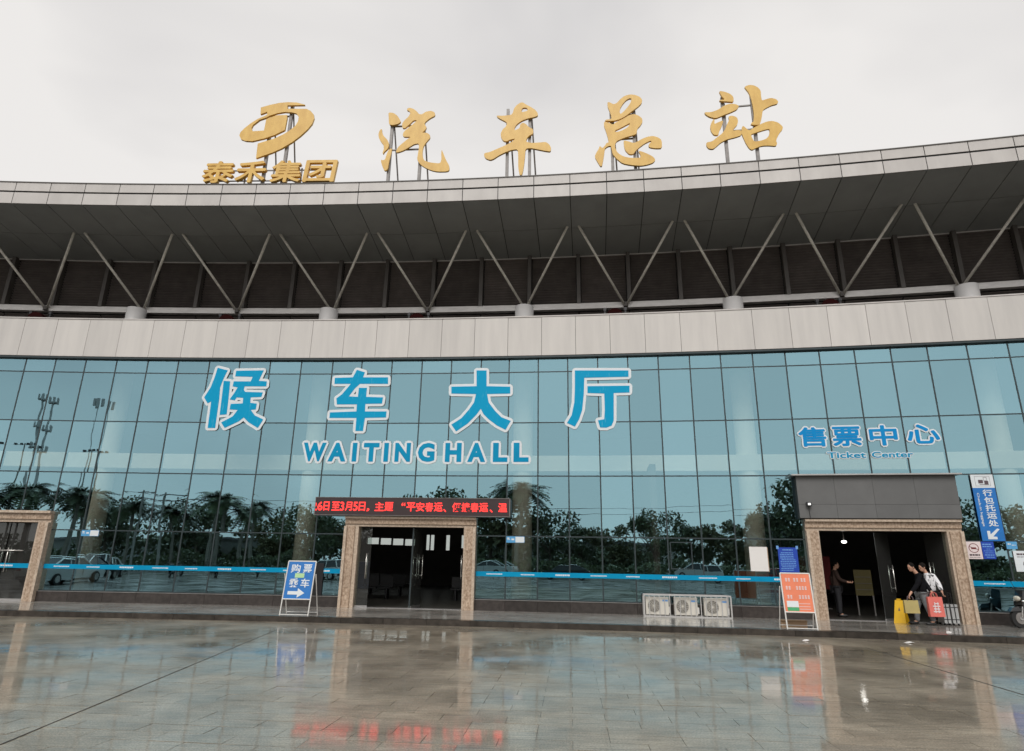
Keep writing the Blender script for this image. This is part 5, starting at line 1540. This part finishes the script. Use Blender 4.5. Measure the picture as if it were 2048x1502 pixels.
# black scooter at the right end
def scooter(label, loc, rot, cat='scooter', group=None):
    r = thing('scooter', label, cat, loc, rot, group)     # faces local -x
    for x, nm in ((-.62, 'wheel'), (.62, 'wheel')):
        w_ = part(nm, MB().tube([(x, -.05, .25), (x, .05, .25)], .25, 24), M['rubber'], r)
        part('rim', MB().tube([(x, -.058, .25), (x, .058, .25)], .15, 16), M['steel'], w_)
        part('hub', MB().tube([(x, -.075, .25), (x, .075, .25)], .05, 10), M['chrome'], w_)
    b = MB().tube([(-.62, -.075, .25), (-.52, -.075, .62), (-.45, -.03, .80)], .025, 8).tube([(-.62, .075, .25), (-.52, .075, .62), (-.45, .03, .80)], .025, 8)
    part('fork', b, M['chrome'], r, smooth=True)
    part('front_mudguard', MB().hexa([(-.90, -.07, .42), (-.36, -.07, .46), (-.36, .07, .46), (-.90, .07, .42)], [(-.80, -.06, .53), (-.42, -.06, .60), (-.42, .06, .60), (-.80, .06, .53)]), M['scooter'], r)
    b = MB().hexa([(-.60, -.16, .60), (-.36, -.20, .36), (-.36, .20, .36), (-.60, .16, .60)], [(-.50, -.13, .98), (-.30, -.15, .95), (-.30, .15, .95), (-.50, .13, .98)])
    part('front_shield', b, M['scooter'], r)
    part('headlight', MB().ellipsoid((-.60, 0, .76), (.06, .12, .075), 12, 8), M['lens'], r, smooth=True)
    b = MB()
    for y in (-.15, .15):
        b.ellipsoid((-.55, y, .70), (.05, .045, .03), 10, 6)
    part('indicator', b, M['chrome'], r, smooth=True)
    part('handlebar', MB().tube([(-.38, -.36, 1.02), (-.42, -.15, 1.04), (-.42, .15, 1.04), (-.38, .36, 1.02)], .018, 8), M['black'], r, smooth=True)
    for y in (-.30, .30):
        part('mirror', MB().tube([(-.42, y * .8, 1.04), (-.44, y * 1.05, 1.22)], .007, 6).ellipsoid((-.43, y * 1.1, 1.25), (.012, .06, .045), 10, 6), M['black'], r, smooth=True)
    part('footboard', MB().box(-.36, .20, -.16, .16, .28, .36), M['scooter'], r)
    part('tail', MB().hexa([(.10, -.15, .32), (.86, -.11, .52), (.86, .11, .52), (.10, .15, .32)], [(.06, -.14, .70), (.98, -.10, .74), (.98, .10, .74), (.06, .14, .70)]), M['scooter'], r)
    part('seat', MB().hexa([(.06, -.14, .702), (.92, -.12, .745), (.92, .12, .745), (.06, .14, .702)], [(.10, -.12, .79), (.90, -.10, .84), (.90, .10, .84), (.10, .12, .79)]), M['black'], r)
    part('trim', MB().box(-.10, .80, -.165, -.158, .50, .52).box(-.52, -.34, -.215, -.205, .56, .58), M['chrome'], r)
    return r
q = pt(31.42, -.66, HP)
sc0 = scooter('black scooter parked on the walkway at the right edge, facing left', q, rz(31.42) + math.radians(12))

for s_, d_, a_, lb in ((26.6, -4.3, .3, 'crumpled white paper scrap on the wet paving before the ticket entrance'), (28.05, -3.0, 1.1, 'small white wrapper on the walkway before the ticket entrance'),
                       (24.2, -4.6, .8, 'flat white wet leaflet on the paving in front of the orange stand')):
    base = HP if d_ > -3.4 else .002
    r = on_front('paper_scrap', lb, 'litter', s_, d_, base)
    r.rotation_euler[2] += a_
    part('sheet', MB().add([(-.11, -.05, .004), (.02, -.06, .02), (.12, -.03, .006), (.10, .06, .012), (-.01, .05, .028), (-.12, .05, .005), (0, 0, .035)],
                           [(0, 1, 6), (1, 2, 6), (2, 3, 6), (3, 4, 6), (4, 5, 6), (5, 0, 6)]), M['paper'], r)

# ================================================================== ACROSS THE FORECOURT (mirrored in the glass)
def palm_make(label, seed):
    rnd = random.Random(seed)
    r = thing('palm_tree', label, 'palm tree', (0, 0, 0), 0, 'palms across the forecourt')
    H = 6.6
    pts = [(0.12 * math.sin(k * .5), 0.05 * k, H * k / 8) for k in range(9)]
    part('trunk', MB().tube(pts, [.22, .20, .19, .18, .17, .16, .15, .14, .13], 10), M['palmbark'], r, smooth=True)
    top = Vector(pts[-1])
    b = MB()
    for k in range(40):
        az = k * 2.399 + rnd.uniform(-.2, .2)
        el = rnd.uniform(-.35, 1.15)
        Ln = rnd.uniform(2.0, 2.7)
        dv = Vector((math.cos(az), math.sin(az), 0))
        sd = Vector((-math.sin(az), math.cos(az), 0))
        prev = None
        for i in range(9):
            t = i / 8
            p = top + dv * (Ln * t * math.cos(el * (1 - t * .5))) + Vector((0, 0, Ln * (t * math.sin(el) - .75 * t * t)))
            if prev is not None and i > 1:
                w = .72 * math.sin(math.pi * min(1, t * .93 + .06)) + .06
                for sg in (-1, 1):
                    for h in range(2):
                        q = prev.lerp(p, h * .5)
                        q2 = prev.lerp(p, h * .5 + .5)
                        tip = q + sd * sg * w + dv * .22 + Vector((0, 0, -.28 * w - rnd.uniform(0, .1)))
                        b.add([q, q2, tip], [(0, 1, 2)])
            prev = p
        b.tube([top, top + dv * Ln * .35 * math.cos(el) + Vector((0, 0, Ln * .35 * math.sin(el)))], [.04, .025], 4, cap=False)
    obj('crown', b.mesh('crown', M['palmleaf'], fix=False), r)
    part('crown_shaft', MB().tube([top - Vector((0, 0, .9)), top + Vector((0, 0, .1))], [.14, .10], 8), M['palmleaf'], r)
    return r
def tree_make(label, seed, H=8.0, W=3.4, leafm='leaf', group='leafy trees across the forecourt'):
    rnd = random.Random(seed)
    r = thing('leafy_tree', label, 'tree', (0, 0, 0), 0, group)
    b = MB().tube([(0, 0, 0), (.05, .02, H * .2), (-.03, .05, H * .42), (.05, 0, H * .62)], [.24, .19, .15, .07], 8)
    for k in range(7):
        az = k * 2.4
        z0 = H * rnd.uniform(.24, .5)
        b.tube([(0, 0, z0), (math.cos(az) * W * .3, math.sin(az) * W * .3, z0 + H * .13), (math.cos(az) * W * .62, math.sin(az) * W * .62, z0 + H * .3)], [.10, .06, .02], 6)
    part('trunk', b, M['bark'], r, smooth=True)
    blobs = []
    for k in range(13):
        az, rr = rnd.uniform(0, 6.28), W * math.sqrt(rnd.uniform(0, .6))
        z = H * rnd.uniform(.36, .9)
        sh = 1 - abs(z / H - .55) * .9
        blobs.append((Vector((math.cos(az) * rr * sh, math.sin(az) * rr * sh, z)), W * rnd.uniform(.28, .46)))
    vs, fs = [], []
    for c, rad in blobs:
        for _ in range(170):
            d = Vector((rnd.gauss(0, 1), rnd.gauss(0, 1), rnd.gauss(0, 1))).normalized()
            p = c + Vector((d.x, d.y, d.z * .8)) * rad * rnd.uniform(.45, 1.08)
            n = Vector((rnd.gauss(0, 1), rnd.gauss(0, 1), rnd.gauss(0, 1) + .8)).normalized()
            x = n.orthogonal().normalized()
            y = n.cross(x)
            a = rnd.uniform(0, 6.28)
            x, y = x * math.cos(a) + y * math.sin(a), y * math.cos(a) - x * math.sin(a)
            l, w = rnd.uniform(.14, .30), rnd.uniform(.09, .17)
            k = len(vs)
            vs += [p - x * l, p + y * w, p + x * l, p - y * w]
            fs.append((k, k + 1, k + 2, k + 3))
    bb = MB()
    bb.v, bb.f = vs, fs
    obj('crown', bb.mesh('crown', M[leafm], fix=False), r)
    return r
ORD = ['first', 'second', 'third', 'fourth', 'fifth', 'sixth', 'seventh', 'eighth', 'ninth', 'tenth', 'eleventh', 'twelfth', 'thirteenth', 'fourteenth']
palms = [(-54.5, -25.3, 1.12), (-51.9, -24.9, 1.25), (-49.2, -26.3, 1.2), (-46.4, -28.9, 1.02), (-42.8, -30.0, 1.0), (-38.9, -29.5, 1.28), (-36.4, -30.4, 1.1),
         (-12.2, -36.5, 1.55), (-55.6, -38.0, 1.1)]
pm = None
for i, (x, y, sc) in enumerate(sorted(palms)):
    lb = 'palm tree mirrored in the left glass panes, %s from the left' % ORD[i] if x < -20 else 'tall palm mirrored in the glass right of the red display'
    if pm is None:
        pm = o = palm_make(lb, 3)
    else:
        o = copy_tree(pm)
        o['label'] = lb
    o.location, o.rotation_euler, o.scale = (x, y, -.014), (random.uniform(-.06, .06), random.uniform(-.06, .06), i * 1.3), (sc, sc, sc)
trees = [(-31.4, -32.5, 1.0), (-27.5, -34.2, .92), (-21.6, -36.4, 1.22), (-17.6, -37.0, 1.28), (-15.0, -39.5, 1.4), (-9.2, -38.2, 1.05), (-6.4, -41.5, .8), (-3.0, -39.0, .86),
         (1.2, -39.4, .92), (4.6, -41.5, .84), (7.6, -39.2, .95), (12.2, -39.0, 1.08), (15.4, -38.6, 1.3), (20.5, -38.0, 1.15), (25.5, -38.5, 1.05), (31.0, -38.0, 1.0),
         (-58.0, -44.0, 1.1), (-50.0, -46.0, 1.05), (-43.0, -47.0, 1.15), (-36.0, -47.5, 1.0)]
t1 = t2 = None
for i, (x, y, sc) in enumerate(sorted(trees)):
    kind = i % 3 == 2
    lb = '%s leafy tree mirrored in the glass front, counted along the row from the left' % ('olive' if kind else 'dark green')
    lb = '%s leafy tree mirrored in the glass, number %s along the row' % ('olive' if kind else 'dark green', ORD[i] if i < 14 else ['fifteenth', 'sixteenth', 'seventeenth', 'eighteenth', 'nineteenth', 'twentieth'][i - 14])
    lb = lb.replace('number ', '')
    if kind and t2 is None:
        t2 = o = tree_make(lb, 21, 7.4, 3.2, 'leaf2')
    elif not kind and t1 is None:
        t1 = o = tree_make(lb, 11, 8.2, 3.5, 'leaf')
    else:
        o = copy_tree(t2 if kind else t1)
        o['label'] = lb
    o.location, o.rotation_euler, o.scale = (x, y, -.014), (0, 0, i * 2.1), (sc, sc, sc * random.uniform(.9, 1.08))
# clipped shrubs along the far kerb
rnd = random.Random(5)
vs, fs = [], []
for _ in range(16000):
    x = rnd.uniform(-62, 38)
    y = -31.5 + rnd.uniform(-1.2, 1.2) - (x + 10) * .02
    z = rnd.uniform(0, 1) ** .8 * (1.7 + .35 * math.sin(x * .7) + .2 * math.sin(x * 1.9))
    p = Vector((x, y, z))
    n = Vector((rnd.gauss(0, 1), rnd.gauss(0, 1), rnd.gauss(0, 1) + .5)).normalized()
    a, c = n.orthogonal().normalized() * rnd.uniform(.10, .22), n.cross(n.orthogonal().normalized()) * rnd.uniform(.07, .14)
    k = len(vs)
    vs += [p - a, p + c, p + a, p - c]
    fs.append((k, k + 1, k + 2, k + 3))
bb = MB()
bb.v, bb.f = vs, fs
tag(obj('shrubbery', bb.mesh('shrubbery', M['leaf'], fix=False)), kind='stuff')
tag(obj('far_verge', MB().box(-70, 50, -34.5, -29.4, -.02, .12).mesh('far_verge', M['concrete'])), kind='structure')

def car_make(label, paint, loc, rot, hatch=False):
    """parked car, nose to local -x"""
    r = thing('parked_car', label, 'car', loc, rot, 'cars parked on the forecourt')
    # side profile: x, z of the body line; half width grows to the belt and shrinks to the roof
    low = [(-2.2, .38), (-2.25, .62), (-2.1, .78), (-1.1, .93), (1.4, .95), (2.1, .92), (2.22, .70), (2.18, .40)]
    if hatch:
        low = [(-2.0, .38), (-2.05, .66), (-1.9, .82), (-1.1, .98), (1.4, 1.0), (1.95, .98), (2.0, .72), (1.96, .40)]
    b = MB()
    n = len(low)
    hw = [.80, .86, .84, .86, .88, .84, .86, .80]
    vs = []
    for sg in (-1, 1):
        vs += [(x, sg * w, z) for (x, z), w in zip(low, hw)]
        vs += [(x, sg * (w - .0), .26) for (x, z), w in ((low[-1], .78), (low[0], .78))]
    m = n + 2
    fs = [tuple(range(m)), tuple(reversed(range(m, 2 * m)))]
    fs += [(i, (i + 1) % m, m + (i + 1) % m, m + i) for i in range(m)]
    b.add(vs, fs)
    body = part('body', b, paint, r)
    top = [(-1.05, .94), (-.30, 1.40), (.75, 1.44), (1.75, .98)] if not hatch else [(-1.15, .98), (-.35, 1.52), (1.45, 1.54), (1.9, 1.0)]
    def cab(k, y0):
        return [Vector((x, sg * (.80 if i in (0, 3) else .62) * k, z)) for sg in (-1, 1) for i, (x, z) in enumerate(top)]
    b = MB()
    v8 = cab(1, 0)
    b.add(v8, [(0, 1, 2, 3), (7, 6, 5, 4), (0, 4, 5, 1), (2, 6, 7, 3), (3, 7, 4, 0), (1, 5, 6, 2)])
    part('cabin_glass', b, M['carglass'], r)
    b = MB()
    for sg in (-1, 1):
        q = [Vector((x, sg * (.81 if i in (0, 3) else .63), z + .005)) for i, (x, z) in enumerate(top)]
        b.tube([q[0], q[1], q[2], q[3]], [.045, .05, .05, .05], 6)
        mid = q[1].lerp(q[2], .45)
        b.tube([mid, Vector((mid.x + .1, sg * .80, .95))], .04, 6)
    b.add([Vector((top[1][0], -.64, top[1][1] + .02)), Vector((top[2][0], -.64, top[2][1] + .02)), Vector((top[2][0], .64, top[2][1] + .02)), Vector((top[1][0], .64, top[1][1] + .02)),
           Vector((top[1][0] + .1, -.55, top[1][1] + .06)), Vector((top[2][0] - .1, -.55, top[2][1] + .06)), Vector((top[2][0] - .1, .55, top[2][1] + .06)), Vector((top[1][0] + .1, .55, top[1][1] + .06))],
          [(3, 2, 1, 0), (4, 5, 6, 7), (0, 1, 5, 4), (1, 2, 6, 5), (2, 3, 7, 6), (3, 0, 4, 7)])
    part('roof', b, paint, r)
    for x in (-1.35, 1.35):
        for sg in (-1, 1):
            w_ = part('wheel', MB().tube([(x, sg * .68, .32), (x, sg * .90, .32)], .32, 20), M['rubber'], r)
            part('rim', MB().tube([(x, sg * .895, .32), (x, sg * .912, .32)], .20, 14), M['alu'], w_)
    for sg in (-1, 1):
        part('headlight', MB().ellipsoid((low[1][0] + .06, sg * .62, .68), (.06, .18, .08), 10, 6), M['lens'], r)
        part('tail_light', MB().ellipsoid((low[6][0] - .04, sg * .66, .78), (.05, .16, .08), 10, 6), M['car_red'], r)
        part('door_seam', MB().box(-.12, -.10, sg * .872 - .008, sg * .872 + .008, .42, .92), M['black'], r)
        part('side_mirror', MB().ellipsoid((-.85, sg * .93, 1.0), (.07, .08, .06), 8, 6), paint, r)
    part('bumper', MB().box(low[0][0] - .03, low[0][0] + .05, -.7, .7, .30, .46).box(low[-1][0] - .05, low[-1][0] + .04, -.7, .7, .30, .46), M['black'], r)
    return r
GZ = -.014
cars = [('silver sedan mirrored side on in the glass beside the left entrance', 'car_silver', (-26.9, 5.4), 90, False),
        ('white car mirrored beyond the silver sedan in the left glass', 'car_white', (-30.6, .2), 74, True),
        ('dark car mirrored in the left glass beyond the white car', 'car_dark', (-33.0, -5.2), 82, False),
        ('white hatchback mirrored far back in the left glass', 'car_white', (-36.0, -11.0), 70, True),
        ('white car mirrored in the glass between the blue stand and the central entrance', 'car_white', (-19.4, -9.2), 25, True),
        ('silver sedan mirrored in the glass just right of the central entrance', 'car_silver', (-12.0, -25.4), 5, False),
        ('dark car mirrored right of the silver sedan behind the central entrance', 'car_dark', (-5.6, -25.8), -4, False),
        ('grey van shaped car mirrored above the air conditioners', 'car_silver', (5.2, -25.4), 0, True),
        ('red car mirrored near the orange stand', 'car_red', (10.6, -26.2), 6, False)]
for lb, p, (x, y), a, hb in cars:
    car_make(lb, M[p], (x, y, GZ), math.radians(a), hb)
for i, (x, y, a) in enumerate([(-30.2, -9.6, 40), (-28.4, -11.4, 55), (-26.4, -13.2, 60), (-24.6, -15.6, 50)]):
    o = copy_tree(sc0)
    o.location, o.rotation_euler = (x, y, GZ), (0, 0, math.radians(a))
    o['label'] = 'black scooter mirrored in the left glass, %s of the row of parked scooters' % ['nearest', 'second', 'third', 'farthest'][i]
    o['group'] = 'scooters parked on the forecourt'
# lattice mast far behind, floodlight poles, utility poles with wires
r = thing('radio_mast', 'tall thin radio mast mirrored in the upper left glass panes', 'mast', (-106, -97, GZ))
b = MB().tube([(0, 0, 0), (0, 0, 20), (0, 0, 37)], [.34, .28, .22], 10)
part('shaft', b, M['mast'], r)
b = MB()
for z in (24, 29, 35.5):
    b.tube([(0, 0, z), (0, 0, z + .3)], .9, 12)
    for k in range(6):
        a = k * 1.047
        b.box(math.cos(a) * .9 - .14, math.cos(a) * .9 + .14, math.sin(a) * .9 - .14, math.sin(a) * .9 + .14, z - .1, z + 1.3)
part('antenna_ring', b, M['mast'], r)
r = thing('antenna_pole', 'short antenna cluster on a pole mirrored beside a column in the upper left glass', 'mast', (-99.5, -98, GZ))
part('shaft', MB().tube([(0, 0, 0), (0, 0, 36)], [.12, .08], 8), M['mast'], r)
b = MB()
for k in range(5):
    a = k * 1.257
    b.box(math.cos(a) * .9 - .25, math.cos(a) * .9 + .25, math.sin(a) * .9 - .25, math.sin(a) * .9 + .25, 35 - .4 * (k % 2), 36.6)
part('antenna', b, M['mast'], r)
for i, (x, y) in enumerate([(-53.3, -25.0), (-49.0, -26.6)]):
    r = thing('floodlight_pole', 'slim pole with a bar of small floodlights mirrored in the left glass, %s' % ['left one', 'right one'][i], 'lamp post', (x, y, GZ), .3 * i, 'floodlight poles')
    part('pole', MB().tube([(0, 0, 0), (0, 0, 13.2)], [.11, .06], 8), M['concrete'], r)
    part('crossbar', MB().box(-1.3, 1.3, -.02, .02, 13.0, 13.04), M['steel'], r)
    for k in range(4):
        part('lamp_head', MB().box(-1.2 + k * .7, -.95 + k * .7, -.1, .1, 13.05, 13.22), M['black'], r)
poles = [(-44.6, -27.6), (-43.2, -27.9), (-30.4, -33.2)]
for i, (x, y) in enumerate(poles):
    r = thing('utility_pole', 'concrete utility pole with crossarms mirrored among the palms, %s' % ['left one', 'middle one', 'right one'][i], 'utility pole', (x, y, GZ), .2, 'utility poles')
    part('pole', MB().tube([(0, 0, 0), (0, 0, 8.6)], [.16, .11], 8), M['concrete'], r)
    for z in (8.3, 7.6):
        part('crossarm', MB().box(-.8, .8, -.05, .05, z, z + .1), M['steel'], r)
b = MB()
for z in (8.35, 7.65):
    for dx in (-.7, 0, .7):
        run = [(-75, -22.0)] + poles + [(20, -40)]
        for (xa, ya), (xb, yb) in zip(run, run[1:]):
            b.tube([(xa + dx, ya, z), ((xa + xb) / 2 + dx, (ya + yb) / 2, z - .25), (xb + dx, yb, z)], .018, 4)
tag(obj('overhead_wires', b.mesh('overhead_wires', M['black'])), 'thin overhead wires strung between the utility poles, mirrored in the glass', 'wires')
# a continuous belt of thick greenery behind the planted trees
rnd = random.Random(9)
vs, fs = [], []
for _ in range(30000):
    x = rnd.uniform(-150, 110)
    top = 4.0 + 1.1 * math.sin(x * .31) + .8 * math.sin(x * .83 + 1) + .5 * math.sin(x * 2.1)
    y = -53 + rnd.uniform(-2.0, 2.0) - (x + 10) * .06 + (max(0, -60 - x) * .9)
    p = Vector((x, y, top * rnd.uniform(0, 1) ** .7))
    n = Vector((rnd.gauss(0, 1), rnd.gauss(0, 1), rnd.gauss(0, 1) + .5)).normalized()
    a = n.orthogonal().normalized()
    c = n.cross(a) * rnd.uniform(.14, .30)
    a = a * rnd.uniform(.22, .48)
    k = len(vs)
    vs += [p - a, p + c, p + a, p - c]
    fs.append((k, k + 1, k + 2, k + 3))
bb = MB()
bb.v, bb.f = vs, fs
tag(obj('treeline', bb.mesh('treeline', M['leaf'], fix=False)), kind='stuff')
# low pale buildings beyond the trees
def low_building(label, x, y, w, d, h, rot, mm):
    r = thing('low_building', label, 'building', (x, y, GZ), rot)
    part('wall', MB().box(-w / 2, w / 2, -d / 2, d / 2, 0, h), M[mm], r)
    part('roof', MB().box(-w / 2 - .3, w / 2 + .3, -d / 2 - .3, d / 2 + .3, h + .003, h + .35), M['roofred'], r)
    k = 0
    x0 = -w / 2 + 1.2
    while x0 < w / 2 - 2:
        for z in ([1.0, 4.2] if h > 6 else [1.1]):
            f = part('window', MB().box(x0, x0 + 1.6, d / 2 + .001, d / 2 + .06, z, z + 1.5), M['alu'], r)
            part('pane', MB().box(x0 + .08, x0 + 1.52, d / 2 + .061, d / 2 + .07, z + .08, z + 1.42), M['carglass'], f)
        x0 += 3.0
low_building('low pale shop block mirrored behind the palms at the left', -62, -62, 34, 10, 4.2, .5, 'greywall')
low_building('low grey block mirrored behind the trees in the middle', -14, -66, 30, 10, 4.6, .1, 'concrete')
low_building('pale two storey block mirrored behind the trees at the right', 22, -64, 22, 10, 6.8, -.15, 'greywall')
